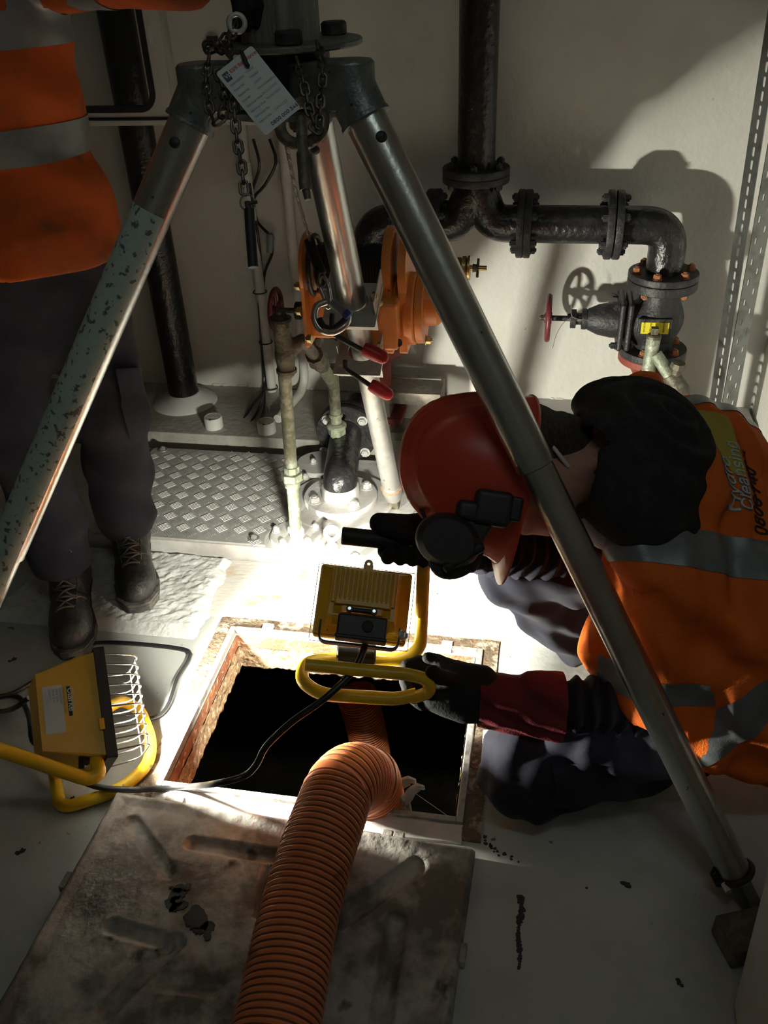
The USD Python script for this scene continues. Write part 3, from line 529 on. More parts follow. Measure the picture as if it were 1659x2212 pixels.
def f(p): return blend(.012, cone(p, sB, sT, .0225, .0215), cone(p, sB+(sT-sB)*.30, br, .022, .016))
part(t, 'strainer_body', solid(f, np.minimum(np.minimum(sB, sT), br)-.04, np.maximum(np.maximum(sB, sT), br)+.04, .004), bronze_m, smooth=True)
part(t, 'strainer_rim', lathe([(0, 0), (.0255, 0), (.0255, .008), (0, .008)], sB-gd*.004, gd, 24), bronze_m); part(t, 'cap', [lathe([(0, 0), (.0265, 0), (.0265, .007), (0, .007)], sT, gd, 24), lathe([(0, 0), (.014, 0), (.014, .018), (0, .018)], sT+gd*.006, gd, 6)], iron_m)
v1, v2 = W(680, 768, gy+.10), W(727, 830, 2.27); part(t, 'diagonal_pipe', cyl(br, v1, .0155, 20), bronze_m)
vd = nrm(v2-v1)
part(t, 'check_valve', [lathe([(0, 0), (.024, 0), (.024, .02), (.02, .024), (.028, .05), (.028, .065), (.02, .085), (.023, .09), (.023, .11), (0, .11)], v1-vd*.01, vd, 8), cyl(v1+vd*.045, v1+vd*.045+A(-.004, -.01, .062), .0165, 8), lathe([(0, 0), (.026, 0), (.026, .018), (.02, .022), (0, .022)], v1+vd*.045+A(-.004, -.01, .055), (-.05, -.1, 1), 12)], bronze_m)
tp = A(fc[0]-.006, 2.27, 0); z1, z0 = W(735, 800, 2.27)[2], fc[2]+.045
part(t, 'tee_arm', cyl(v1+vd*.09, tp+A(0, 0, W(735, 832, 2.27)[2]), .017, 20), green_m)
part(t, 'drop_pipe', [cyl(tp+A(0, 0, z0-.03), tp+A(0, 0, z1), .017, 20), lathe([(0, 0), (.024, 0), (.024, .014), (.02, .018), (0, .018)], tp+A(0, 0, z1-.005), (0, 0, 1), 8), lathe([(0, 0), (.021, 0), (.021, .01), (0, .01)], tp+A(0, 0, z0+.065), (0, 0, 1), 20)], green_m)
part(t, 'lower_nut', [lathe([(0, 0), (.027, 0), (.027, .024), (0, .024)], tp+A(0, 0, z0+.004), (0, 0, 1), 6), lathe([(0, 0), (.03, 0), (.03, .01), (.022, .016), (0, .016)], tp+A(0, 0, z0+.028), (0, 0, 1), 24)], green_m)
# short green pipe at the right
gq = W(1412, 730, 2.53); t = thing('sampling_pipe', 'short weathered green pipe with a square plug below the right valve', 'pipe', (gq[0], 2.53, 0))
part(t, 'pipe', cyl((gq[0]-.006, 2.53, .0), (gq[0], 2.53, gq[2]), .0205, 24), green_m); part(t, 'rim', lathe([(0, 0), (.024, 0), (.024, .007), (0, .007)], (gq[0]-.003, 2.53, W(1404, 808, 2.53)[2]), (0, 0, 1), 24), green_m)
part(t, 'plug', [lathe([(0, 0), (.022, 0), (.022, .008), (.017, .012), (0, .012)], gq, (0, 0, 1), 24), box(gq+A(0, 0, .02), (.020, .020, .024))], bronze_m)
b1, b2 = W(1416, 765, 2.52), W(1446, 810, 2.50); part(t, 'branch', cyl(b1, b2, .019, 20), green_m); part(t, 'strainer', [lathe([(0, 0), (.022, 0), (.028, .02), (.028, .06), (.02, .08), (0, .08)], b2, b2-b1+A(.01, 0, -.01), 10), cyl(b2+A(.012, 0, -.03), b2+A(.018, -.01, .035), .016, 8), lathe([(0, 0), (.024, 0), (.02, .016), (0, .016)], b2+A(.018, -.01, .03), (.1, -.1, 1), 8)], bronze_m)
ys = YP-.03
t = thing('string', 'frayed thin string hanging from the gland of the right gate valve', 'string', tuple(W(1238, 690, ys)))
part(t, 'strand', tube([W(1234, 660, ys), W(1236, 684, ys), W(1262, 691, ys), W(1290, 692, ys)], .0012, 6), hair_wire_m); part(t, 'strand', tube([W(1236, 684, ys), W(1215, 700, ys), W(1200, 728, ys), W(1194, 752, ys)], .0009, 6), hair_wire_m)
# slotted angle upright
f0, f1 = W(1576, 712, 2.60), W(1632, 300, 2.60); ad = nrm(f1-f0); foot = f0-ad*(f0[2]/ad[2]); L = 2.7
slots = [affinity.translate(sg.LineString([(0, -.006), (0, .006)]).buffer(.0034, 6), x, z) for z in np.arange(.05, L-.05, .030) for x in ((.017,) if int(round((z-.05)/.030)) % 2 else (.042,))]
sl2 = [affinity.translate(s_, 0, .0) for s_ in slots]
fl_ = sg.box(0, 0, .058, L).difference(union_all(slots)); fl2 = sg.box(0, 0, .052, L).difference(union_all([affinity.translate(sg.LineString([(0, -.008), (0, .008)]).buffer(.0048, 6), .026, z) for z in np.arange(.04, L-.05, .034)]))
t = thing('slotted_angle', 'galvanised slotted angle upright standing by the right wall', 'upright', tuple(foot)); s_ = nrm(np.cross((0, 1, 0), ad))
part(t, 'front_leg', extr(fl_, .0025, frame(foot, (.86, .5, 0), ad)), angle_m, smooth=False); part(t, 'side_leg', extr(fl2, .0025, frame(foot, (-.5, .86, 0), ad)), angle_m, smooth=False)
# cabinet with a clear door
YC = 2.50
cz = W(204, 268, YC)[2]; xw1, xw2, xg2 = W(375, 100, YC)[0], W(648, 262, YC)[0], W(300, 230, YC)[0]; zg = W(250, 236, YC)[2]; ztop = cz+1.0
t = thing('wall_cabinet', 'white cabinet with a clear rounded window in its left door above the conduits', 'cabinet', ((xw1+xw2)/2, YC, cz))
x0 = xw1-1.0; xm = W(352, 60, YC)[0]
fr_ = sg.box(x0, cz+.02, xm, ztop).buffer(-.004).buffer(.004); gl = sg.box(x0+.09, zg, W(337, 200, YC)[0], ztop-.08).buffer(-.045).buffer(.045)
TT = frame((0, YC, 0), (1, 0, 0), (0, 0, 1)); d = part(t, 'window_door', extr(fr_.difference(gl), .018, TT), cab_m, 'white door frame around the clear window'); part(d, 'gasket', extr(gl.buffer(.006).difference(gl.buffer(-.010)), .022, frame((0, YC, 0), (1, 0, 0), (0, 0, 1))), gasket_m, 'black rubber gasket'); part(d, 'pane', extr(gl, .004, frame((0, YC-.004, 0), (1, 0, 0), (0, 0, 1))), glass_m, 'clear window pane')
part(d, 'label', box((W(331, 75, YC)[0], YC-.019, W(331, 75, YC)[2]), (.010, .001, .045)), labelw_m)
part(t, 'blank_door', extr(sg.box(xw1, cz+.02, xw2, ztop).buffer(-.004).buffer(.004), .018, TT), cab_m, 'plain white door'); part(t, 'mullion', rbox(((xm+xw1)/2, YC+.002, (cz+ztop)/2), (xw1-xm+.03, .012, ztop-cz), .002), cab_m)
part(t, 'bottom_rail', [rbox(((x0+xw2)/2, YC+.0, cz+.006), (xw2-x0, .05, .014), .002)], cab_m); part(t, 'seal_strip', box(((x0+xw2)/2, YC-.012, cz+.0165), (xw2-x0, .02, .004)), gasket_m)
lt = W(460, 88, YC-.02); part(t, 'latch', [box(lt, (.030, .012, .022))], gasket_m)
for xx in (xw2-.01,): part(t, 'side_panel', rbox((xx, (YC+YW)/2, (cz+ztop)/2), (.016, YW-YC, ztop-cz), .002), cab_m)
# ================================================================== tripod over the hatch
HA = A(-.408, 1.425, 1.263)
T_ = [A(-.296, 1.365, 1.263), A(-.516, 1.358, 1.263), A(-.412, 1.552, 1.263)]
B_ = [A(.434, .975, 0), A(-1.219, .921, 0), G(853, 1088, .055)]
def proj(p): q = R @ (A(*p)-C); return A(829.5+F*q[0]/q[2], 1106+F*q[1]/q[2], q[2])
def leg_at(k, py):
    lo, hi = 0.0, 1.0
    for _ in range(40):
        mid = (lo+hi)/2
        if proj(T_[k]+(B_[k]-T_[k])*mid)[1] < py: lo = mid
        else: hi = mid
    return T_[k]+(B_[k]-T_[k])*lo
tr = thing('tripod', 'tall aluminium rescue tripod standing astride the open hatch', 'tripod', (HA[0], HA[1], 0))
zt_, zb_ = HA[2]+.046, HA[2]-.042
part(tr, 'top_plate', lathe([(0, 0), (.112, 0), (.114, .002), (.114, .007), (.112, .009), (0, .009)], (HA[0], HA[1]+.03, zt_), (0, 0, 1), 56), cast_m); part(tr, 'bottom_plate', lathe([(0, 0), (.104, 0), (.104, .008), (0, .008)], (HA[0], HA[1]+.015, zb_), (0, 0, 1), 56), cast_m)
part(tr, 'hub', cyl((HA[0], HA[1]+.03, zb_), (HA[0], HA[1]+.03, zt_), .062, 32), iron_m)
for a in (.75, 2.9, 5.0): part(tr, 'pivot_bolt', [cyl((HA[0]+.082*math.cos(a), HA[1]+.03+.082*math.sin(a), zt_+.008), (HA[0]+.082*math.cos(a), HA[1]+.03+.082*math.sin(a), zt_+.028), .020, 20, ch=.003)], iron_m); part(tr, 'nut', hexb((HA[0]+.082*math.cos(a), HA[1]+.03+.082*math.sin(a), zb_), (0, 0, -1), .011, .014), bronze_m)
Tp = frame((HA[0]-.005, HA[1]+.012, zt_), (math.cos(-.42), math.sin(-.42), 0), (-math.sin(-.42), math.cos(-.42), 0))
part(tr, 'top_post', put(rbox((0, 0, .21), (.092, .092, .42), .012), Tp), post_m, 'weathered grey square post on the tripod head')
ends = [leg_at(0, 1895), B_[1]-nrm(B_[1]-T_[1])*.09, leg_at(2, 1072)]
joints = [leg_at(0, 1006), None, leg_at(2, 652)]
for k in range(3):
    d = nrm(B_[k]-T_[k]); st_ = T_[k]-d*.02; se = T_[k]+d*.135
    # cast elbow: a socket about the tube, its head turned in level between the plates
    sl = np.linalg.norm(leg_at(k, (262, 270, 252)[k])-st_); o = mani(lathe([(0, 0), (.0355, 0), (.038, .006), (.0365, sl-.008), (.0385, sl-.005), (.0385, sl), (0, sl)], st_, d, 36)); h_ = A(T_[k][0], T_[k][1], HA[2]+.006); h2 = HA+(h_-HA)*.35
    o = o+m3.Manifold.hull(mani(cyl(h_+A(0, 0, -.034), h_+A(0, 0, .030), .0375, 36, ch=.004))+mani(cyl(h2+A(0, 0, -.03), h2+A(0, 0, .028), .030, 24)))
    part(tr, 'leg_socket', o, cast_m, smooth=40)
    je = joints[k] if joints[k] is not None else T_[k]+d*.85
    part(tr, 'upper_leg', lathe([(0, 0), (.0315, 0), (.0315, np.linalg.norm(je-T_[k])), (.0285, np.linalg.norm(je-T_[k])+.002), (0, np.linalg.norm(je-T_[k])+.002)], T_[k], d, 40), alu_m)
    part(tr, 'lower_leg', cyl(je-d*.05, ends[k], .0275 if k < 2 else .0255, 40), alu_low_m if k == 2 else alu_m)
    s_ = nrm(np.cross(d, C-T_[k])); n_ = nrm(np.cross(s_, d)); n_ = n_ if n_@(C-T_[k]) > 0 else -n_
    part(tr, 'rivet', lathe([(0, 0), (.0085, 0), (.0075, .003), (.003, .005), (0, .005)], leg_at(k, (310, 312, 300)[k])+nrm(n_*.95-s_*.3*(1 if k == 0 else -1))*.0312, nrm(n_*.95-s_*.3*(1 if k == 0 else -1)), 16), iron_m)
# worn mint paint wrap on the left leg
d1 = nrm(B_[1]-T_[1]); w0 = leg_at(1, 455); ps_ = lathe([(.0310, 0), (.0322, .001), (.0322, 1.05), (.0310, 1.051)], w0, d1, 72); pv_ = np.asarray(ps_.vertices); sd_ = nrm(np.cross(d1, C-w0)); sd_ = sd_ if sd_@R[0] < 0 else -sd_; fd_ = nrm(np.cross(sd_, d1)); fd_ = fd_ if fd_@(C-w0) > 0 else -fd_
ps_ = clip(ps_, (pv_-w0)@sd_+.55*(pv_-w0)@fd_+.006+.004*nz(pv_, 22, 3))
part(tr, 'painted_sleeve', ps_, mint_m, 'worn mint green paint band on the left leg')
# feet
d0 = nrm(B_[0]-T_[0]); fe = ends[0]; pad = A(B_[0][0], B_[0][1], 0)
part(tr, 'foot_channel', [put(rbox((0, 0, .05), (.034, .022, .12), .003), axis_T(fe-d0*.02, d0))], cast_m); part(tr, 'foot_clip', [ring(fe-d0*.012, d0, .031, .0045, 32, 8), put(rbox((.0, 0, 0), (.018, .01, .03), .002), axis_T(fe+A(-.035, -.005, 0), d0))], iron_m)
part(tr, 'foot_pin', cyl(fe+A(-.026, -.02, .005), fe+A(-.02, -.035, .005), .006, 12), zinc_m)
d2 = nrm(B_[2]-T_[2]); part(tr, 'foot_collar', lathe([(0, 0), (.0275, 0), (.0285, .02), (.0285, .034), (0, .034)], ends[2]-d2*.06, d2, 32), alu_low_m); part(tr, 'foot_strap', ring(ends[2]-d2*.05, d2, .0275, .003, 32, 8), rustnut_m); part(tr, 'foot_channel', put(rbox((0, 0, .03), (.030, .034, .11), .004), axis_T(ends[2]-d2*.01, d2+A(0, 0, -.4))), bronze_m)
part(tr, 'foot_channel', put(rbox((0, 0, .03), (.034, .022, .12), .003), axis_T(ends[1]-d1*.02, d1)), cast_m)
wb = G(1592, 2018, .03); solo('timber_block', put(rbox((0, 0, 0), (.085, .07, .05), .006), frame((wb[0]+.015, wb[1], .026), (.9, .35, 0), (-.35, .9, 0))), bronze_m, 'dark timber block under the foot of the right tripod leg', 'wood block')
# ------------------------------------------------------------------ chains, ring, pins
def chain(label, pts, wire=.0021, ln=.0095, name='chain'):
    P = spline(pts, .002); s = np.r_[0, np.cumsum(np.linalg.norm(np.diff(P, axis=0), axis=1))]; pitch = 2*ln-2*wire*1.25
    t = thing(name, label, 'chain', tuple(P[len(P)//2])); n = int(s[-1]/pitch)
    for k in range(n):
        c = A(*[np.interp((k+.5)*pitch, s, P[:, i]) for i in range(3)]); e = A(*[np.interp(min(s[-1], (k+.9)*pitch), s, P[:, i]) for i in range(3)])-A(*[np.interp((k+.1)*pitch, s, P[:, i]) for i in range(3)])
        x = nrm(e); u = nrm(np.cross(x, (0.3, 1, .2))); v = np.cross(x, u); ang = math.pi/4+(k % 2)*math.pi/2; u2 = u*math.cos(ang)+v*math.sin(ang)
        a = np.arange(14)*2*np.pi/14; w = ln*.58; hx = ln-w; L_ = np.stack([np.sign(np.cos(a))*hx+w*np.cos(a), w*np.sin(a)], 1)
        part(t, 'link', sweep(c+L_[:, :1]*x+L_[:, 1:]*u2, wire, 6, True), chain_m)
    return t
zc0 = 1.16
P = lambda px, py, z=zc0: D(px, py, z)
chain('dark chain hanging past the white tag down to a split ring', [P(508, 50, 1.18), P(497, 100, 1.165), P(503, 160, 1.155), P(506, 230, 1.15), P(512, 300, 1.15), P(522, 360, 1.15), P(529, 424, 1.15)])
chain('dark chain looped below the tripod head near the right socket', [P(688, 95, 1.2), P(697, 150, 1.17), P(692, 215, 1.17), P(690, 262, 1.17), P(684, 280, 1.17), P(668, 235, 1.17), P(655, 175, 1.17), P(641, 126, 1.18)])
chain('dark chain dangling in loops at the left socket of the tripod', [P(452, 120, 1.17), P(446, 170, 1.165), P(450, 220, 1.16), P(462, 262, 1.16), P(478, 255, 1.16), P(486, 215, 1.165), P(470, 150, 1.17)])
chain('short dark chain bunched on top of the tripod head by the post', [P(500, 62, 1.2), P(478, 96, 1.19), P(455, 110, 1.18), P(448, 96, 1.19), P(480, 108, 1.175), P(500, 128, 1.17)])
q = P(535, 438, 1.15); solo('split_ring', ring(q, (.35, -1, .3), .0098, .0011, 32, 8), steel_m, 'thin steel split ring at the end of the hanging chain', 'ring')
pn = thing('lock_pin', 'black sleeved lock pin hanging from the split ring', 'pin', tuple(P(546, 520, 1.15)))
part(pn, 'sleeve', tube([P(538, 452, 1.15), P(541, 500, 1.15), P(547, 578, 1.15)], .0068, 14), rubber_m); part(pn, 'head', [cyl(P(534, 436, 1.15), P(538, 455, 1.15), .004, 12), cyl(P(535, 440, 1.147), P(556, 436, 1.147), .0022, 8)], iron_m)
sh = P(512, 50, 1.17); t = thing('shackle', 'small grey shackle at the foot of the tripod post', 'shackle', tuple(sh)); part(t, 'bow', ring(sh, (.2, -1, .2), .0105, .0034, 28, 10), zinc_m); part(t, 'washer', ring(P(502, 50, 1.18), (.9, -.4, 0), .008, .003, 24, 8), chain_m)
eye = A(HA[0]+.055, HA[1]-.02, zb_-.005)
er = P(652, 266, 1.22); t = thing('eye_ring', 'brown iron eye ring under the tripod head', 'ring', tuple(er)); part(t, 'ring', ring(er, (0, -.75, .65), .0315, .0085, 40, 12), bronze_m)
h0 = P(648, 262, 1.19); t = thing('snap_hook', 'dark brown snap hook hanging from the eye ring', 'hook', tuple(h0))
part(t, 'shank', [tube([P(650, 256, 1.19), P(652, 300, 1.185), P(657, 350, 1.185)], .0075, 12), cyl(P(655, 330, 1.185), P(660, 412, 1.185), .0095, 16, r2=.0085)], bronze_m); part(t, 'tip', [cyl(P(660, 405, 1.185), P(665, 432, 1.185), .0062, 14, r2=.0045), box(P(670, 350, 1.185), (.006, .006, .02))], bronze_m)
# inspection tag
tz = 1.13; tl, tr_, bl, brr = D(472, 155, tz), D(549, 94, tz), D(573, 294, tz), D(646, 233, tz)
Tt = frame(bl, tr_-tl, tl-bl); wv, hv = np.linalg.norm(tr_-tl), np.linalg.norm(tl-bl)
tg = thing('inspection_tag', 'pale blue printed inspection card cable-tied to the tripod head', 'tag', tuple(bl))
part(tg, 'card', extr(sg.box(.004, .004, wv-.004, hv-.004).buffer(.004), .0008, Tt), labelw_m)
TL = lambda x, y: Tt @ trimesh.transformations.translation_matrix((x, y, .0009))
k = wv/.060
part(tg, 'red_lettering', [text('ESS Safeforce', .0047*k, .0002, TL(.0155*k, hv-.0125*k), True)], inkred_m, smooth=False)
lg = part(tg, 'logo', extr(sg.box(.0045*k, hv-.0195*k, .0135*k, hv-.0065*k).buffer(-.001).buffer(.001), .0002, TL(0, 0)), inknavy_m, 'dark blue square logo'); part(lg, 'logo_lettering', text('Vp', .0052*k, .0002, Tt @ trimesh.transformations.translation_matrix((.0056*k, hv-.0145*k, .0012)), True), labelw_m, smooth=False)
rows = (('Description', 'Tripod'), ('Fleet No', 'T9M89'), ('Serial No', '13809'), ('Owner', 'Hydrocleaning'), ('Service Date', '04/11/2013'), ('Service Due', '04/05/2014'), ('Serviced By', ''), ('Report No', '12041113')); L = []
for i, (a, b_) in enumerate(rows):
    y = hv-(.0265+i*.0088)*k; L.append(text(a, .0031*k, .0002, TL(.0045*k, y)))
    if b_: L.append(text(b_, .0030*k, .0002, TL(.031*k, y+.001*k)))
part(tg, 'grey_lettering', L, inkgrey_m, smooth=False); part(tg, 'phone_number', text('0800 000 346', .0046*k, .0002, TL(.0155*k, .0045*k), True), ink_m, smooth=False)
part(tg, 'cable_tie', tube([D(520, 112, 1.14), D(524, 117, tz-.004), D(533, 138, tz-.005), D(536, 142, tz-.003)], .0028, 8), ink_m, 'black cable tie')
# ------------------------------------------------------------------ winch on the back leg
lw = leg_at(2, 640); zw = proj(lw)[2]+.19; sc = zw/F
wt = thing('winch', 'orange hand winch with a black rope drum clamped on the back tripod leg', 'winch', tuple(lw))
U = lambda px, py, dz=0.0: D(px, py, zw)-A(0, 1, 0)*dz          # dz: towards the camera
ex = A(1, 0, 0)
# drum with its lay of black rope
dc = U(700, 556, .06); n = 24; pr = [(0, 0), (.046, 0)]
for i in range(n):
    for a in (.0, .5): pr.append((.0525 if a else .049, (i+a)/n*.165+.003))
part(wt, 'rope_drum', lathe(pr+[(.046, .171), (0, .171)], dc, ex, 40), rubber_m, 'black rope wound on the drum')
def plate(px, py, rr, w, name, bottom, cut=.0, mat=orange_m):
    """An upright side plate: round about the drum and square at the foot."""
    c = U(px, py, .06); s_ = sg.Point(0, 0).buffer(rr, 32).union(sg.box(-rr*.92, -bottom, rr*.92, 0)).buffer(-.008).buffer(.008); return part(wt, name, extr(s_, w, frame(c, (0, -1, 0), (0, 0, 1))), mat)
plate(683, 556, .075, .008, 'side_plate', .175); plate(865, 556, .088, .020, 'gear_plate', .185); plate(895, 562, .082, .018, 'gear_plate', .180)
part(wt, 'drum_flange', ring(U(694, 556, .06), ex, .066, .006, 40, 8), iron_m); part(wt, 'guard_bar', [cyl(U(690, 507, .095), U(866, 510, .095), .0042, 12), cyl(U(858, 512, .035), U(858, 604, .06), .0035, 10)], iron_m)
def slab(x0, y0, x1, y1, dz0, dz1, r=.006): a, b_ = U(x0, y1, dz0), U(x1, y0, dz0); return rbox(((a[0]+b_[0])/2, a[1]-(dz1-dz0)/2, (a[2]+b_[2])/2), (abs(b_[0]-a[0]), dz1-dz0, abs(b_[2]-a[2])), r)
part(wt, 'front_panel', slab(668, 604, 800, 737, -.03, -.018), orange_m); part(wt, 'tray', slab(668, 600, 905, 612, -.07, -.015), orange_m)
gcx = U(868, 668); part(wt, 'gear_case', [lathe([(0, 0), (.070, 0), (.076, .006), (.076, .05), (.070, .056), (0, .056)], U(815, 672, -.01), ex, 40), slab(806, 606, 880, 736, -.03, .06, .01)], orange_m)
part(wt, 'case_cover', [lathe([(0, 0), (.082, 0), (.084, .004), (.084, .020), (.080, .024), (0, .024)], U(880, 668, -.005), ex, 40), lathe([(0, 0), (.080, 0), (.082, .004), (.080, .018), (0, .018)], U(903, 668, -.005), ex, 40)], orange_m)
part(wt, 'hub', [lathe([(0, 0), (.055, 0), (.052, .035), (.046, .042), (0, .042)], U(915, 655, -.005), ex, 32), lathe([(0, 0), (.026, 0), (.024, .022), (0, .022)], U(950, 662, -.005), ex, 24)], orange_m)
for px, py in ((868, 655), (872, 712)): part(wt, 'case_port', lathe([(0, 0), (.0095, 0), (.0095, .002), (0, .002)], U(px, py, .078), (0, -1, .15), 20), iron_m)
ra = U(935, 583, -.02); part(wt, 'ratchet', [lathe([(0, 0), (.012, 0), (.012, .055), (.024, .056), (.024, .064), (.02, .066), (.027, .068), (.027, .076), (.022, .078), (.028, .081), (.028, .086), (0, .086)], ra, ex, 32), cyl(ra+ex*.08, ra+ex*.125, .006, 12)], brass_m)
part(wt, 'wing_nut', [lathe([(0, 0), (.010, 0), (.008, .014), (0, .014)], ra+ex*.092, ex, 16)]+[put(rbox((0, s*.014, 0), (.006, .018, .007), .002), trimesh.transformations.translation_matrix(ra+ex*(.100+.004)+A(0, -abs(0), 0)) @ trimesh.transformations.rotation_matrix(.9, (1, 0, 0))) for s in (-1, 1)], bronze_m)
for px, py, dd in ((911, 606, ex), (925, 718, ex), (660, 604, -ex), (662, 657, -ex), (684, 716, -ex)): part(wt, 'bolt', hexb(U(px, py, .045), dd, .0095, .011), brass_m)
part(wt, 'bolt', hexb(U(862, 600, .05), (0, -1, .2), .009, .010), brass_m)
# two clamp brackets round the leg, each with a red-gripped lever
d2 = nrm(B_[2]-T_[2])
def bracket(pc, xl, xr_, lever, gripp, lab):
    c = leg_at(2, pc); zz = proj(c)[2]; s_ = zz/F; x_ = ex; up = -d2; n_ = nrm(np.cross(x_, up)); n_ = n_ if n_[1] < 0 else -n_; T = frame(c, x_, up)      # local z = n_
    xc = proj(c)[0]; l_, r_ = (xl-xc)*s_, (xr_-xc)*s_
    b_ = part(wt, 'clamp_bracket', [extr(sg.box(l_, -.075, r_, .055).buffer(-.004).buffer(.004).difference(sg.Point(0, 0).buffer(.034, 24)), .003, frame(c, x_, nrm(np.cross(up, x_)))),
        put(rbox(((l_+r_)/2, -.016, .048), (r_-l_, .034, .003), .001), T), put(rbox((r_-.004, .012, -.01), (.003, .055, .10), .001), T), put(rbox((l_+.004, .012, -.02), (.003, .045, .08), .001), T)], zinc_m, 'zinc plated clamp bracket')
    part(b_, 'hole', put(lathe([(0, 0), (.0065, 0), (.0065, .001), (0, .001)], (r_-.022, -.018, .0497), (0, 0, 1), 16), T), ink_m); part(b_, 'boss', put(lathe([(0, 0), (.016, 0), (.015, .004), (.010, .005), (.010, .012), (0, .012)], (l_+.016, -.010, .049), (0, 0, 1), 20), T), zinc_m)
    for q_ in ((r_-.012, .03, .012), (r_-.012, -.02, -.02)): part(b_, 'bolt', put(hexb(q_, (1, 0, .3), .008, .009), T), brass_m)
    zl = zz-.065
    part(wt, 'lever', tube([D(*q_, zl) for q_ in lever], .0055, 12), iron_m)
    a, e_ = D(*gripp[0], zl), D(*gripp[1], zl); Lg = np.linalg.norm(e_-a); part(wt, 'lever_grip', lathe([(0, 0), (.0125, 0), (.0150, .15*Lg), (.0158, .5*Lg), (.0135, .85*Lg), (.008, .97*Lg), (0, Lg)], a, e_-a, 24), gripm, lab)
gripm = M('grip_red', (.42, .02, .028), .35)
bracket(652, 705, 822, [(718, 678), (717, 700), (724, 722), (745, 736), (790, 760)], [(785, 752), (838, 778)], 'red plastic grip of the upper lever')
bracket(758, 730, 832, [(746, 778), (746, 795), (760, 806), (805, 836)], [(800, 830), (848, 858)], 'red plastic grip of the lower lever')
# wire rope with hook and shackle
zr = proj(lw)[2]-.12
t = thing('wire_rope', 'thin steel wire rope hanging from the tripod head to a sleeved hook', 'wire rope', tuple(D(640, 420, 1.5)))
rp = spline([D(611, 268, 1.28), D(618, 310, 1.33), D(642, 420, 1.5), D(671, 524, zr)], .004); ph = np.arange(len(rp))*.9
for q_ in range(3):
    a = ph+q_*2*np.pi/3; part(t, 'strand', sweep(rp+.0017*np.stack([np.cos(a), np.sin(a), 0*a], 1), .0017, 6), chain_m)
part(t, 'sleeve', tube([D(668, 518, zr), D(676, 545, zr), D(686, 570, zr), D(694, 592, zr)], A(*np.r_[np.full(200, .011)])[:len(spline([D(668, 518, zr), D(676, 545, zr), D(686, 570, zr), D(694, 592, zr)], .01))], 14), rubber_m, 'black rubber sleeve')
t = thing('rope_thimble', 'dark iron thimble joining the wire rope to the carabiner', 'thimble', tuple(D(695, 605, zr))); part(t, 'loop', ring(D(693, 604, zr), (1, -.3, .2), .014, .0045, 24, 8), iron_m)
cq = [D(695, 596, zr), D(706, 606, zr), D(713, 636, zr), D(714, 662, zr), D(704, 662, zr), D(699, 640, zr), D(688, 612, zr)]
solo('carabiner', tube(cq, .0042, 10, .006, True), steel_m, 'bright steel carabiner hanging in front of the winch', 'carabiner')
sq = [D(705, 652, zr-.01), D(684, 662, zr-.015), D(680, 690, zr-.02), D(695, 713, zr-.02), D(722, 717, zr-.02), D(748, 700, zr-.02), D(752, 684, zr-.015)]
t = thing('rope_eye', 'bright steel thimble eye with a black cord held against the clamp bracket', 'rope eye', tuple(sq[3])); part(t, 'thimble', tube(sq, .0072, 12, .006), steel_m); part(t, 'cord', tube([D(690, 688, zr-.027), D(700, 706, zr-.028), D(722, 708, zr-.028), D(745, 690, zr-.026), D(748, 678, zr-.02)], .006, 10), rubber_m, 'black cord'); part(t, 'ferrule', cyl(D(716, 652, zr-.03), D(752, 682, zr-.03), .0085, 16), inkgrey_m); part(t, 'blue_tape', cyl(D(744, 674, zr-.03), D(754, 684, zr-.03), .0092, 16), M('tape_blue', (.04, .07, .28), .5), 'blue tape end')
t = solo('winch_rope', tube([D(748, 450, proj(lw)[2]+.02), D(757, 490, proj(lw)[2]+.05), D(768, 530, zw-.03)], .0038, 8), rubber_m, 'black rope running up from the winch drum behind the leg', 'rope')
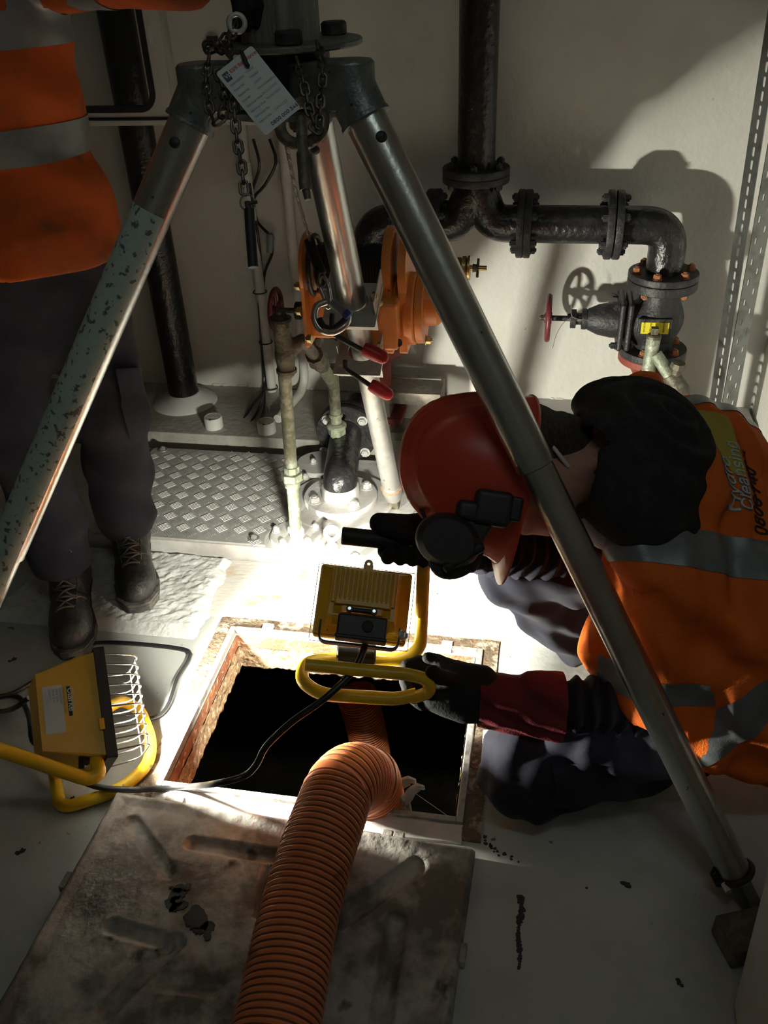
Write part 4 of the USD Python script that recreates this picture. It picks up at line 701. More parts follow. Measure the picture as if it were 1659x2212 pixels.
# ================================================================== work lamps
def lamp_light(path, T, w, h, k):
    l = UsdLux.RectLight.Define(stage, path); l.CreateWidthAttr(w); l.CreateHeightAttr(h); l.CreateIntensityAttr(k); l.CreateColorAttr(Gf.Vec3f(1.0, .93, .83))
    b = base_of[path.rpartition('/')[0]]; mm = T.copy(); mm[:3, 3] -= b; l.AddTransformOp().Set(Gf.Matrix4d(*mm.T.ravel().tolist()))
def trough(w, h, zb):
    """A thin tapered reflector, open to the front."""
    o = lambda e, z0, z1: m3.Manifold.hull_points(np.array([(x*(a-e), y*(b_-e), z) for x in (-1, 1) for y in (-1, 1) for a, b_, z in ((w/2-.013, h/2-.013, z0), (w*.34, h*.20, z1))], float))
    return tm(o(0, -.008, zb)-o(.0015, -.009, zb-.0015))
def floodlight(t, T, w, h, power, black_rim, guard):
    """A site floodlight in its own frame: x across, y up, z out of its back; the light leaves along -z."""
    P_ = lambda m_: put(m_, T)
    rim = sg.box(-w/2, -h/2, w/2, h/2).buffer(-.006).buffer(.006); hole = sg.box(-w/2+.010, -h/2+.010, w/2-.010, h/2-.010)
    part(t, 'front_rim', P_(extr(rim.difference(hole), .018, trimesh.transformations.translation_matrix((0, 0, -.018)))), lampblk_m if black_rim else yellow_m)
    # housing: a hollow shell, ribbed at the top, stepping in to the wedge behind
    def shell(sx, sy, z): 
        a = sg.box(-w/2*sx, -h/2*sy, w/2*sx, h/2*sy); return a
    def loft(sec):
        V = []; 
        for (x0, x1, y0, y1, z) in sec: V += [(x0, y0, z), (x1, y0, z), (x1, y1, z), (x0, y1, z)]
        n_ = len(sec); f_ = []
        for i in range(n_-1):
            for j in range(4): a = i*4+j; b_ = i*4+(j+1) % 4; f_ += [(a, b_, b_+4), (a, b_+4, a+4)]
        e_ = (n_-1)*4; f_ += [(e_, e_+1, e_+2), (e_, e_+2, e_+3)]; return V, f_
    W2, H2 = w/2-.004, h/2-.004
    out = loft([(-W2, W2, -H2, H2, -.004), (-W2, W2, -H2, H2, .006), (-W2+.016, W2-.016, -H2+.012, H2-.006, .018), (-W2+.022, W2-.022, -H2+.030, H2-.010, .040)])
    inn = loft([(-W2+.006, W2-.006, -H2+.006, H2-.006, -.004), (-W2+.026, W2-.026, -H2+.034, H2-.016, .034)])
    v = np.array(out[0]+inn[0]); o = len(out[0]); f_ = out[1]+[(a+o, c+o, b_+o) for a, b_, c in inn[1]]
    for j in range(4): a, b_ = j, (j+1) % 4; f_ += [(a, o+b_, b_), (a, o+a, o+b_)]
    part(t, 'housing', P_(trimesh.Trimesh(v, f_, process=False)), yellow_m, smooth=False)
    fin = []
    nf = 13
    for i in range(nf):
        x = -W2+.032+(2*W2-.064)*i/(nf-1); fin.append(rbox((x, H2-.012-.030, .047), ((2*W2-.064)/nf*.66, .058, .016), .003, 1))
    part(t, 'cooling_fins', P_(trimesh.util.concatenate(fin+[rbox((0, H2-.042, .041), (2*W2-.046, .066, .012), .003, 1)])), yellow_m, smooth=20)
    part(t, 'back_step', P_(trimesh.util.concatenate([rbox((0, -.008, .044), (2*W2-.06, .016, .020), .004, 1), rbox((0, -.022, .042), (2*W2-.085, .014, .016), .004, 1), tm(m3.Manifold.hull_points(np.array([(x, y, z) for x in (-W2+.03, W2-.03) for y, z in ((-.012, .040), (-H2+.016, .016), (-H2+.014, .030), (-.02, .046))], float)))])), yellow_m, smooth=20)
    part(t, 'top_lug', P_(extr(sg.Point(.0, 0).buffer(.008, 12).union(sg.box(-.009, -.020, .009, -.002)).difference(sg.Point(0, 0).buffer(.003, 10)), .005, trimesh.transformations.translation_matrix((.002, h/2+.008, .004)))), yellow_m)
    part(t, 'lens', P_(rbox((0, 0, -.021), (w+.014, h+.014, .006), .0028)), lens_m, 'clear front glass with its edge showing round the body')
    part(t, 'reflector', P_(trough(w, h, .030)), zinc_m)
    part(t, 'halogen_tube', P_(cyl((-w*.3, 0, .020), (w*.3, 0, .020), .0045, 12)), tube_em, 'glowing halogen tube')
    L = T @ trimesh.transformations.translation_matrix((0, 0, .013)); lamp_light(t+'/lamp_light', L, w*.62, h*.22, power)
    # terminal box, cable clip, pivot
    part(t, 'terminal_box', P_(trimesh.util.concatenate([rbox((.004, -.056, .060), (.088, .040, .032), .004), rbox((.004, -.076, .058), (.092, .008, .038), .003)])), lampblk_m); part(t, 'cable_gland', P_(lathe([(0, 0), (.010, 0), (.009, .008), (0, .008)], (.014, -.054, .076), (0, -.3, 1), 16)), lampblk_m)
    part(t, 'cable_clip', P_(trimesh.util.concatenate([rbox((0, -.024, .056), (.050, .008, .008), .003), cyl((-.022, -.024, .054), (-.022, -.024, .064), .006, 14), cyl((.022, -.024, .054), (.022, -.024, .064), .006, 14)])), lampblk_m); 
    for x in (-.022, .022): part(t, 'screw', P_(lathe([(0, 0), (.0035, 0), (.003, .002), (0, .002)], (x, -.024, .064), (0, 0, 1), 12)), steel_m)
    part(t, 'pivot_bracket', P_(sweep(fillet([(-w/2+.014, -.045, .030), (-w/2+.014, -h/2-.016, .034), (w/2-.014, -h/2-.016, .034), (w/2-.014, -.045, .030)], .015, 5), 1.0, prof=np.array([(-.0016, -.008), (.0016, -.008), (.0016, .008), (-.0016, .008)]))), lampblk_m)
    part(t, 'pivot_bolt', P_(hexb((w/2-.012, -h/2+.012, .032), (1, 0, .4), .008, .01)), zinc_m)
    if guard:
        g = 9; ws = []
        for i in range(g):
            x = -w/2+.012+(w-.024)*i/(g-1); p_ = fillet([(x, h/2-.004, -.015), (x*.97, h/2-.012, -.100), (x*.97, -h/2+.012, -.100), (x, -h/2+.004, -.015)], .03, 6); part(t, 'guard_wire', P_(sweep(p_, .0018, 8)), steel_m)
        for y in (-.02, .035): part(t, 'guard_wire', P_(cyl((-w/2+.012, y, -.0985), (w/2-.012, y, -.0985), .0018, 8)), steel_m)
tube_em = EM('halogen_glow', (1.0, .9, .75), 300.0)
# --- the lamp held over the hatch
zl = 1.62; c_ = D(784, 1305, zl); xr3 = R.T @ A(203, 24, 0); xr3 = nrm(xr3+.06*R[2]); yu3 = R.T @ A(14, -146, 48)
Th = frame(c_, xr3, yu3)
hl = thing('work_lamp', 'yellow site floodlight held over the hatch by two gloved hands', 'work lamp', tuple(c_))
floodlight(hl, Th, .172, .136, LAMP_HELD, False, False)
flat = np.stack([.82*np.cos(np.arange(14)*2*np.pi/14), 1.12*np.sin(np.arange(14)*2*np.pi/14)], 1)
pts = [D(742, 1158, 1.60), D(890, 1172, 1.61), D(916, 1195, 1.62), D(908, 1400, 1.66), D(875, 1424, 1.66), D(700, 1424, 1.665), D(660, 1432, 1.65), D(648, 1468, 1.61), D(690, 1500, 1.58), D(860, 1510, 1.57), D(900, 1500, 1.57)]
part(hl, 'frame', sweep(fillet(pts, .03, 7), .0125, 16), tubey_m, 'bent yellow tube frame'); part(hl, 'frame_end', sweep(fillet([D(890, 1508, 1.572), D(930, 1495, 1.55), D(925, 1468, 1.535), D(880, 1456, 1.53), D(660, 1437, 1.53)], .02, 6), .0115, 16), tubey_m)
part(hl, 'foam_grip', cyl(D(738, 1157, 1.60), D(884, 1172, 1.609), .0165, 24, ch=.002), rubber_m, 'black foam handle grip')
part(hl, 'clamp', [cyl(D(728, 1408, 1.645), D(812, 1414, 1.645), .0195, 24, ch=.003), put(rbox((0, 0, 0), (.07, .018, .03), .004), frame(D(770, 1425, 1.64), xr3, yu3))], lampblk_m)
part(hl, 'clamp_screw', cyl(D(805, 1390, 1.645), D(803, 1410, 1.645), .004, 10), zinc_m)
# --- the lamp standing by the hatch
lz = 1.66; top, bot = D(196, 1400, lz+.05), D(226, 1640, lz-.04); Lx = nrm(top-bot); wl = np.linalg.norm(top-bot)
nf_ = nrm(A(.88, .28, -.44)); nf_ = nrm(nf_-Lx*(nf_@Lx)); back = -nf_; yv = np.cross(back, Lx)
if yv@(C-top) < 0: yv = -yv; 
xv = np.cross(yv, back); fcn = (top+bot)/2-yv*.070+nf_*.008
Tl = np.eye(4); Tl[:3, 0], Tl[:3, 1], Tl[:3, 2], Tl[:3, 3] = xv, yv, back, fcn
fl2_ = thing('work_lamp', 'yellow floodlight with black rim and wire guard standing on the floor at left', 'work lamp', (fcn[0], fcn[1], 0))
def floor_lamp(t, T, w, h, power):
    P_ = lambda m_: put(m_, T)
    rim = sg.box(-w/2, -h/2, w/2, h/2).buffer(-.004).buffer(.004); part(t, 'front_rim', P_(extr(rim.difference(sg.box(-w/2+.01, -h/2+.01, w/2-.01, h/2-.01)), .020, trimesh.transformations.translation_matrix((0, 0, -.016)))), lampblk_m)
    W2, H2 = w/2-.008, h/2-.006
    pts_ = np.array([(x*a, y, z) for x in (-1, 1) for a, y, z in ((W2, H2, 0), (W2, -H2, 0), (W2*.97, H2-.006, .03), (W2*.72, H2-.014, .112), (W2*.70, -H2*.2, .118), (W2*.97, -H2+.01, .03))], float)
    sh_ = m3.Manifold.hull_points(pts_)-m3.Manifold.hull_points(pts_*A(.94, .92, .9)+A(0, 0, -.004)); part(t, 'housing', P_(sh_), yellow_m, smooth=20)
    part(t, 'lens', P_(box((0, 0, -.012), (w-.012, h-.012, .004))), lens_m, 'clear front glass'); part(t, 'reflector', P_(trough(w, h, .052)), zinc_m); part(t, 'halogen_tube', P_(cyl((-w*.28, 0, .024), (w*.28, 0, .024), .0045, 12)), tube_em, 'glowing halogen tube')
    lamp_light(t+'/lamp_light', T @ trimesh.transformations.translation_matrix((0, 0, .012)), w*.55, h*.22, power)
    Tb_ = np.eye(4); yb0, yb1 = A(0, H2-.006, .03), A(0, H2-.014, .112); uv_ = nrm(yb1-yb0); Tb_[:3, 0], Tb_[:3, 1] = uv_*-1, A(1, 0, 0); Tb_[:3, 2] = np.cross(Tb_[:3, 0], Tb_[:3, 1]); 
    if Tb_[1, 2] < 0: Tb_[:3, 1] *= -1; Tb_[:3, 2] = np.cross(Tb_[:3, 0], Tb_[:3, 1])
    Tb_[:3, 3] = (yb0+yb1)/2+A(0, .0008, 0)
    lw_, lh_ = .064, .092; q_ = part(t, 'label', P_(put(box((0, 0, 0), (lw_, lh_, .0008)), Tb_)), labelw_m, 'silver maker label')
    flip = trimesh.transformations.rotation_matrix(-math.pi/2, (0, 0, 1)); TB = T @ Tb_
    part(q_, 'name_block', put(box((.020, .018*0+.012, .0005), (.018, .058, .0006)), TB), ink_m); part(q_, 'name_lettering', text('Clarke', .011, .0004, TB @ trimesh.transformations.translation_matrix((.0125, .038, .0009)) @ flip, True), labelw_m, smooth=False)
    part(q_, 'small_lettering', [text(s_, .0036, .0003, TB @ trimesh.transformations.translation_matrix((.004-i*.0062, .040, .0005)) @ flip) for i, s_ in enumerate(('PORTABLE HALOGEN', 'FLOODLIGHT', '230V 50Hz', '500W IP44', 'CLASS 1'))], inkgrey_m, smooth=False)
    part(t, 'rim_clip', P_(rbox((w*.20, h/2-.001, .006), (.022, .004, .010), .001)), yellow_m)
    g = 10
    for i in range(g):
        x = -w/2+.014+(w-.028)*i/(g-1); part(t, 'guard_wire', P_(sweep(fillet([(x, h/2-.006, -.014), (x*.93, h/2-.016, -.085), (x*.93, -h/2+.016, -.085), (x, -h/2+.006, -.014)], .028, 6), .0017, 8)), steel_m)
    for y in (-.03, .03): part(t, 'guard_wire', P_(cyl((-w/2+.02, y, -.0835), (w/2-.02, y, -.0835), .0017, 8)), steel_m)
floor_lamp(fl2_, Tl, wl, .150, LAMP_FLOOR)
part(fl2_, 'terminal_box', put(rbox((0, 0, 0), (.030, .045, .035), .004), frame(D(112, 1622, lz+.02), R[0]*1.0, -R[1])), lampblk_m)
fp = [G(120, 1680, .016), G(128, 1738, .016), G(150, 1742, .016), G(262, 1706, .016), G(322, 1652, .016), G(328, 1600, .016), G(302, 1532, .03), G(262, 1512, .06), G(224, 1534, .10)]
part(fl2_, 'base_loop', sweep(fillet([D(108, 1625, lz+.06)]+fp, .04, 8), .0128, 16), tubey_m, 'bent yellow tube base')
part(fl2_, 'handle', sweep(fillet([D(-60, 1600, lz-.16), D(30, 1630, lz-.12), D(190, 1684, lz-.06), D(216, 1672, lz-.05), D(204, 1630, lz-.02)], .03, 8), .0128, 16), tubey_m, 'yellow tube handle')
part(fl2_, 'pivot_bolt', [cyl(D(178, 1646, lz-.03), D(198, 1640, lz-.03), .009, 14), put(rbox((0, 0, 0), (.012, .024, .024), .003), frame(D(180, 1644, lz-.03), R[0], R[1]))], lampblk_m)
# ------------------------------------------------------------------ cables on the floor
solo('cable', tube([D(788, 1375, 1.60), D(787, 1400, 1.56), D(762, 1450, 1.54), D(700, 1510, 1.52), D(630, 1560, 1.52), D(575, 1612, 1.53), D(555, 1650, 1.535), D(528, 1676, 1.545), D(470, 1692, 1.56), G(400, 1700, .016), G(280, 1706, .034), G(212, 1700, .034), G(165, 1682, .03), G(120, 1660, .03), G(60, 1640, .012), G(-30, 1600, .008)], .0062, 12), cable_m, 'black rubber cable looping from the held lamp across the open hatch', 'cable')
solo('cable', tube([G(312, 1556, .012), G(345, 1545, .007), G(365, 1520, .006), G(384, 1465, .006), G(408, 1425, .006), G(408, 1407, .006), G(370, 1398, .006), G(290, 1390, .008), G(220, 1388, .008), G(180, 1396, .008), G(150, 1430, .008), G(110, 1448, .008), G(75, 1470, .007), G(20, 1500, .006), G(-60, 1515, .006)], .0050, 10), cable_m, 'thin grey-lit cable curving on the floor from the standing lamp past the boots', 'cable')
solo('cable', tube([D(62, 1508, 1.78), D(30, 1530, 1.80), G(0, 1536, .01), G(-18, 1520, .007), G(0, 1504, .007), G(40, 1506, .007), G(60, 1540, .03), D(66, 1575, 1.78), D(70, 1600, 1.76), D(98, 1622, 1.72)], .0055, 10), cable_m, 'black cable coiled behind the back of the standing lamp', 'cable')
# ------------------------------------------------------------------ suction hoses
def hose(name, label, pts, r, pitch, k=1.0):
    P_ = spline(pts, .002); s = np.r_[0, np.cumsum(np.linalg.norm(np.diff(P_, axis=0), axis=1))]; n = int(s[-1]/pitch*10); S = np.linspace(0, s[-1], n); Q = np.stack([np.interp(S, s, P_[:, i]) for i in range(3)], 1)
    for _ in range(3): Q[1:-1] = .25*Q[:-2]+.5*Q[1:-1]+.25*Q[2:]
    ph = (S/pitch) % 1; rr = r*(1+.034*k*np.clip(np.cos(2*np.pi*ph), -.35, 1)); t = thing(name, label, 'hose', tuple(Q[n//2]))
    part(t, 'wall', sweep(Q, rr, 44), hose_m)
    t0 = np.gradient(Q, axis=0); t0 /= np.linalg.norm(t0, axis=1, keepdims=True); hel = []
    j0 = [i for i in range(n) if abs(ph[i]-.5) < .06]
    grp = np.split(np.array(j0), np.where(np.diff(j0) > 1)[0]+1) if len(j0) else []
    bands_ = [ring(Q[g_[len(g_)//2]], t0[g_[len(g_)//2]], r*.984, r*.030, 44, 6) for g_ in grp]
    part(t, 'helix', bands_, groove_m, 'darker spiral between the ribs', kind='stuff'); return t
hb = G(728, 1716, .132); hd_ = nrm(G(772, 1640, .132)-hb); hs_ = np.cross(hd_, (0, 0, 1.0)); BEND = [hb+hd_*.095*math.sin(a)-A(0, 0, 1)*.095*(1-math.cos(a))+hs_*.008*(1-math.cos(a)) for a in np.radians(np.linspace(0, 76, 10))]
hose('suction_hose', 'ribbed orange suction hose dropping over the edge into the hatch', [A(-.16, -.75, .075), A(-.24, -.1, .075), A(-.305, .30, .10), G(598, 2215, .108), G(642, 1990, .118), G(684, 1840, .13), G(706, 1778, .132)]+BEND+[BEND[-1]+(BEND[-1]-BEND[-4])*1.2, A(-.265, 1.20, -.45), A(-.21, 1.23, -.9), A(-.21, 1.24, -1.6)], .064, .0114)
hose('suction_hose', 'second orange hose hanging deep inside the dark hatch', [D(770, 1500, 3.1), D(785, 1550, 3.15), D(800, 1620, 3.25), D(812, 1700, 3.4)], .07, .0114)
rq = D(868, 1740, 1.79)
t = thing('rope_hooks', 'pair of pale curved steel hooks over the front lip beside the hose', 'hook', tuple(rq))
part(t, 'hook', sweep(spline([D(848, 1708, 1.76), D(866, 1694, 1.755), D(884, 1686, 1.75), D(886, 1690, 1.75)], .004), 1.0, prof=np.array([(-.003, -.013), (.003, -.013), (.003, .013), (-.003, .013)])), rope_m); part(t, 'hook', sweep(spline([D(850, 1712, 1.74), D(862, 1722, 1.735), D(870, 1731, 1.735), D(878, 1728, 1.735), D(889, 1710, 1.73), D(904, 1700, 1.725), D(906, 1704, 1.725)], .004), 1.0, prof=np.array([(-.003, -.011), (.003, -.011), (.003, .011), (-.003, .011)])), rope_m)
for px in (868, 876, 884): part(t, 'rod', tube([D(px-4, 1732, 1.75), D(px, 1750, 1.76), D(px+5, 1775, 1.775)], .0055, 10), rope_m)
solo('thin_wire', cyl(D(900, 1716, 1.86), G(980, 1772, .005), .0009, 6), chain_m, 'hair-thin wire slanting from the hooks to the front corner of the hatch', 'wire')
# ------------------------------------------------------------------ lifted hatch cover, lying face down
cc = A(-.430, .655, 0); ang = -.035; Tc = np.eye(4); Tc[:2, :2] = [[math.cos(ang), -math.sin(ang)], [math.sin(ang), math.cos(ang)]]; Tc[:3, 3] = cc
cw, ch_ = .725, .72
nx, ny = 240, 240; gx, gy = np.meshgrid(np.linspace(-cw/2, cw/2, nx), np.linspace(-ch_/2, ch_/2, ny), indexing='ij')
def toL(px, py): p = G(px, py, .03)-cc; c_, s_ = math.cos(-ang), math.sin(-ang); return A(p[0]*c_-p[1]*s_, p[0]*s_+p[1]*c_)
def seg(a, b_, w): 
    a, b_ = toL(*a), toL(*b_); ab = b_-a; q = np.stack([gx, gy], -1)-a; t_ = np.clip(q@ab/(ab@ab), 0, 1); return np.linalg.norm(q-t_[..., None]*ab, axis=-1)/w
z = np.full(gx.shape, .030)
ridge = lambda d, h_: h_*np.clip(1.5-1.5*d, 0, 1)**.6
z += ridge(seg((900, 1872), (735, 1985), .022), -.016)+ridge(seg((855, 1990), (822, 2212), .020), -.014)+ridge(seg((415, 1820), (600, 1850), .016), -.015)+ridge(seg((285, 1775), (365, 1885), .016), -.010)+ridge(seg((380, 2035), (230, 2180), .018), -.014)+ridge(seg((240, 2000), (355, 2035), .016), -.010)+ridge(seg((700, 1960), (640, 2160), .016), -.012)+ridge(seg((575, 1870), (555, 1975), .008), -.010)+ridge(seg((355, 2120), (460, 2130), .02), -.007)
e_ = np.minimum(np.minimum(gx+cw/2, cw/2-gx), np.minimum(gy+ch_/2, ch_/2-gy)); z += .007*np.clip(1-np.abs(e_-.012)/.016, 0, 1); z -= .012*np.clip(1-e_/.006, 0, 1)
P3 = np.stack([gx, gy, 0*gx], -1); z += .004*nz(P3, 18, 2)+.0022*nz(P3, 70, 3)
V = np.stack([gx, gy, z], -1).reshape(-1, 3); i, j = np.meshgrid(np.arange(nx-1), np.arange(ny-1), indexing='ij'); k = (i*ny+j).ravel(); f_ = [np.stack([k, k+ny, k+ny+1], 1), np.stack([k, k+ny+1, k+1], 1)]
rim_ = np.r_[np.arange(0, nx*ny, ny), (nx-1)*ny+np.arange(1, ny), np.arange(nx-2, -1, -1)*ny+ny-1, np.arange(ny-2, 0, -1)]; nb = len(rim_); o = len(V); Vb = V[rim_].copy(); Vb[:, 2] = .001; J = np.arange(nb); J2 = (J+1) % nb
f_ += [np.stack([rim_[J], o+J, o+J2], 1), np.stack([rim_[J], o+J2, rim_[J2]], 1)]
cv = thing('hatch_cover', 'soiled steel hatch cover lying face down in front of the opening', 'hatch cover', tuple(cc))
part(cv, 'pan', put(trimesh.Trimesh(np.vstack([V, Vb]), np.vstack(f_), process=False), Tc), cover_m, smooth=40)
for px, py in ((345, 1770), (368, 1765), (640, 1790), (860, 1808), (835, 1806)): q = toL(px, py); part(cv, 'edge_tab', put(rbox((q[0], ch_/2+.004, .022), (.022, .014, .016), .003), Tc), cover_m)
for s_ in (-1, 1):
    for yy in (-.1, .16): part(cv, 'edge_tab', put(rbox((s_*(cw/2+.003), yy, .02), (.012, .035, .018), .003), Tc), cover_m)
for px, py, rr in ((372, 1935, .020), (398, 1920, .014), (425, 1985, .020), (440, 2010, .014), (380, 1950, .012)):
    q = toL(px, py); g_ = np.random.default_rng(px); b_ = union_all([blob(q[0]+g_.normal(0, rr*.6), q[1]+g_.normal(0, rr*.5), rr*(.15+.35*g_.random()), 10, px+i) for i in range(14)]).buffer(.0012); b_ = max(getattr(b_, 'geoms', [b_]), key=lambda s: s.area); zq = .0325; part(cv, 'grease_lump', put(puff(extr(b_, .004, trimesh.transformations.translation_matrix((0, 0, zq-.004))), 0), Tc), ink_m, 'black grease smear', smooth=False)
# ------------------------------------------------------------------ white tub at the right edge
wt_ = G(1585, 2225, 0); 
o_ = []; a_ = np.linspace(0, 2*np.pi, 60, endpoint=False)
def tubsec(s_, z): q = np.stack([np.sign(np.cos(a_))*np.abs(np.cos(a_))**.45*.16*s_, np.sign(np.sin(a_))*np.abs(np.sin(a_))**.45*.13*s_], 1); return np.c_[q, np.full(60, z)]
secs = [tubsec(.0, .004), tubsec(.86, .004), tubsec(.88, .02), tubsec(1.0, .46), tubsec(1.05, .465), tubsec(1.05, .475), tubsec(.99, .475), tubsec(.97, .46), tubsec(.85, .02), tubsec(.0, .018)]
V = np.vstack(secs); i, j = np.meshgrid(np.arange(len(secs)-1), np.arange(60), indexing='ij'); q = np.stack([i*60+j, i*60+(j+1) % 60, (i+1)*60+(j+1) % 60, (i+1)*60+j], -1).reshape(-1, 4)
tb = trimesh.Trimesh(V, np.vstack([q[:, [0, 1, 2]], q[:, [0, 2, 3]]]), process=False); tb.apply_transform(frame((wt_[0]+.150, wt_[1]-.02, 0), (.97, .2, 0), (-.2, .97, 0)))
solo('plastic_tub', tb, white_m, 'white plastic tub cut off by the lower right edge of the picture', 'tub')
# ================================================================== people
def head_fn(p, c, u, f, k=1.0):
    l = np.cross(u, f); Mx = np.stack([l, f, u], 1); o = lambda a, b, e: A(*c)+k*(a*l+b*f+e*u)
    d = ell(p, o(0, -.005, .035), A(.077, .097, .092)*k, Mx); d = smin(d, ell(p, o(0, .025, -.045), A(.058, .066, .068)*k, Mx), .03*k); d = smin(d, cone(p, o(0, .055, -.075), o(0, .062, -.09), .026*k, .022*k), .02)
    d = smin(d, cone(p, o(0, .088, .01), o(0, .112, -.022), .009*k, .014*k), .012)
    for s in (-1, 1):
        d = smin(d, ell(p, o(s*.079, -.005, .0), A(.010, .022, .033)*k, Mx), .006); d = smin(d, cone(p, o(s*.045, .07, -.012), o(s*.06, .03, -.02), .014*k, .012*k), .02)
        d = np.maximum(d, -ell(p, o(s*.032, .100, .016), A(.014, .010, .009)*k, Mx)); d = smin(d, ell(p, o(s*.032, .088, .014), A(.0125, .0125, .0125)*k, Mx), .002)
    d = smin(d, ell(p, o(0, .088, -.050), A(.024, .008, .006)*k, Mx), .006)
    return d
def hand(fr, curl, grip_r, side):
    """A glove in its own frame: x along the fingers, y across the palm (thumb side +), z out of the back of the hand; the fingers curl towards -z."""
    fl = []; names = ((.030, .092, .40), (.010, .098, .44), (-.011, .094, .42), (-.031, .086, .34))
    def fn(p):
        d = None
        palm = blend(.012, cone(p, (-.03, .004, 0), (.035, .012, 0), .024, .020), cone(p, (-.03, -.006, 0), (.035, -.016, 0), .023, .019), cone(p, (.03, -.03, -.002), (.03, .03, -.002), .017, .017)); d = palm
        for i, (y, x0, L) in enumerate(names):
            a = 0.0; q = A(.035, y, .0); ls = (.042, .030, .024); rr = (.0115, .0105, .0095, .0088)
            for s in range(3):
                a += curl[i][s]; q2 = q+ls[s]*A(math.cos(a), 0, -math.sin(a)); d = smin(d, cone(p, q, q2, rr[s], rr[s+1]), .005); q = q2
        q = A(-.012, .026, -.006)
        for s, (dx, dy, dz, r0, r1) in enumerate(curl[4]): q2 = q+A(dx, dy, dz); d = smin(d, cone(p, q, q2, r0, r1), .006); q = q2
        return d
    t = solid(fn, (-.065, -.065, -.11), (.155, .085, .05), .0034, 3); v = np.asarray(t.vertices); t.vertices = v+np.asarray(t.vertex_normals)*(.0018*nz(v, 70, 4))[:, None]; return put(t, fr)
def folds(p, ax, k, seed, amp): return amp*np.sin(k*(p@A(*ax))+5*nz(p, 9, seed, 2)+3*nz(p, 4, seed+3, 2))*(.4+1.2*(nz(p, 6, seed+7, 2)+.5))
# ------------------------------------------------------------------ the kneeling worker
hc = D(1105, 1020, 1.52); u_ = nrm(-.95*R[0]-.27*R[1]-.08*R[2]); fh = -.27*R[0]+.95*R[1]+.10*R[2]; fh = nrm(fh-u_*(fh@u_)); lh = np.cross(u_, fh)
if lh@(C-hc) < 0: lh = -lh
neck = D(1300, 990, 1.56); shL, shR = D(1435, 1240, 1.50), D(1362, 892, 1.75); elL, wrL, haL = D(1425, 1532, 1.585), D(1075, 1512, 1.60), D(965, 1480, 1.585); elR, wrR, haR = D(1165, 1192, 1.70), D(925, 1166, 1.63), D(860, 1163, 1.605)
hip = A(.53, 1.34, .33); hipL, hipR = hip+A(-.01, -.10, -.01), hip+A(-.02, .10, .02); knL, anL = D(1140, 1662, 1.66), A(.33, 1.235, .09); knR, anR = D(1115, 1215, 1.76), A(.13, 1.55, .10)
chest = (shL+shR)/2+A(.09, 0, -.10); belly = (chest+hip)/2+A(.02, 0, -.01)
lat = nrm(shL-shR); spine = nrm(neck-hip); backn = nrm(np.cross(spine, lat)); backn = backn if backn[2] > 0 else -backn
MS = np.stack([lat, nrm(np.cross(lat, spine)), spine], 1)
pk = thing('person', 'kneeling worker in red helmet and orange hi-vis vest reaching over the hatch', 'person', (.3, 1.32, 0))
def body2(p):
    d = blend(.05, ell(p, chest, (.155, .10, .15), MS), ell(p, belly, (.14, .095, .16), MS), ell(p, hip, (.15, .11, .12), MS))
    for s, e, w in ((shL, elL, wrL), (shR, elR, wrR)): d = smin(d, cone(p, s, e, .052, .040), .03); d = smin(d, cone(p, e, w, .040, .028), .01)
    for h, k, a in ((hipL, knL, anL), (hipR, knR, anR)): d = smin(d, cone(p, h, k, .075, .052), .03); d = smin(d, cone(p, k, a, .050, .036), .01)
    d = smin(d, cone(p, neck+A(.03, 0, -.01), hc-u_*.06, .070, .062), .02)
    return smin(d, head_fn(p, hc, u_, fh, 1.06), .012)
part(pk, 'body', solid(body2, (-.36, 1.0, .02), (.76, 1.72, .86), .008, 2), skin_m, smooth=True)
def trous2(p):
    d = ell(p, hip, (.16, .13, .13), MS)
    d = smin(d, cone(p, hipL, knL, .092, .088), .05); d = smin(d, cone(p, hipR, knR, .10, .078), .05)
    s = cone(p, knL, anL, .082, .062); s = np.minimum(s, cone(p, knR, anR, .080, .078)); d = smin(d, s, .03)
    d = smin(d, ell(p, (knL+anL)/2+A(-.05, -.005, .03), (.12, .07, .08)), .05)
    d = d+folds(p, (.4, .3, 1), 60, 3, .006)+folds(p, (1, -.5, .2), 85, 5, .004)+.006*nz(p, 18, 8)
    return np.maximum(d, .012-p[..., 2])
tw = solid(trous2, (-.16, .98, .0), (.78, 1.72, .60), .007, 2); trp = part(pk, 'trousers', tw, navy_m, 'navy work trousers', smooth=True)
# pocket flap and knee seam of the near leg
def onto(fn, P_, dirn, start=.12, steps=40):
    P_ = np.asarray(P_, float)+np.asarray(dirn)*(-start)
    for _ in range(steps): P_ = P_+np.asarray(dirn)*np.clip(fn(P_[:, None, :])[:, 0], -.02, .02)[:, None]*.8
    return P_
vd = nrm(ray(1250, 1700))
def drape(fn, poly_px, zc, thick, dens=14):
    """A patch of cloth laid on the surface fn, its outline given where it lies."""
    pg = sg.Polygon(poly_px); tris = trimesh.creation.extrude_polygon(pg, 1.0, engine='earcut'); v, f_ = trimesh.remesh.subdivide_to_size(tris.vertices, tris.faces, dens)
    top = v[:, 2] > .5; c_ = v[:, :2].mean(0); dirn = nrm(ray(*c_)); P_ = np.array([D(x, y, zc) for x, y in v[:, :2]]); Q = onto(fn, P_, dirn); Q = Q-dirn*np.where(top, thick, -.004)[:, None]
    t = trimesh.Trimesh(Q, f_, process=False); t.fix_normals(); return t
part(trp, 'pocket_flap', drape(trous2, [(1195, 1650), (1290, 1655), (1295, 1740), (1205, 1745)], 1.62, .004), navy_m)
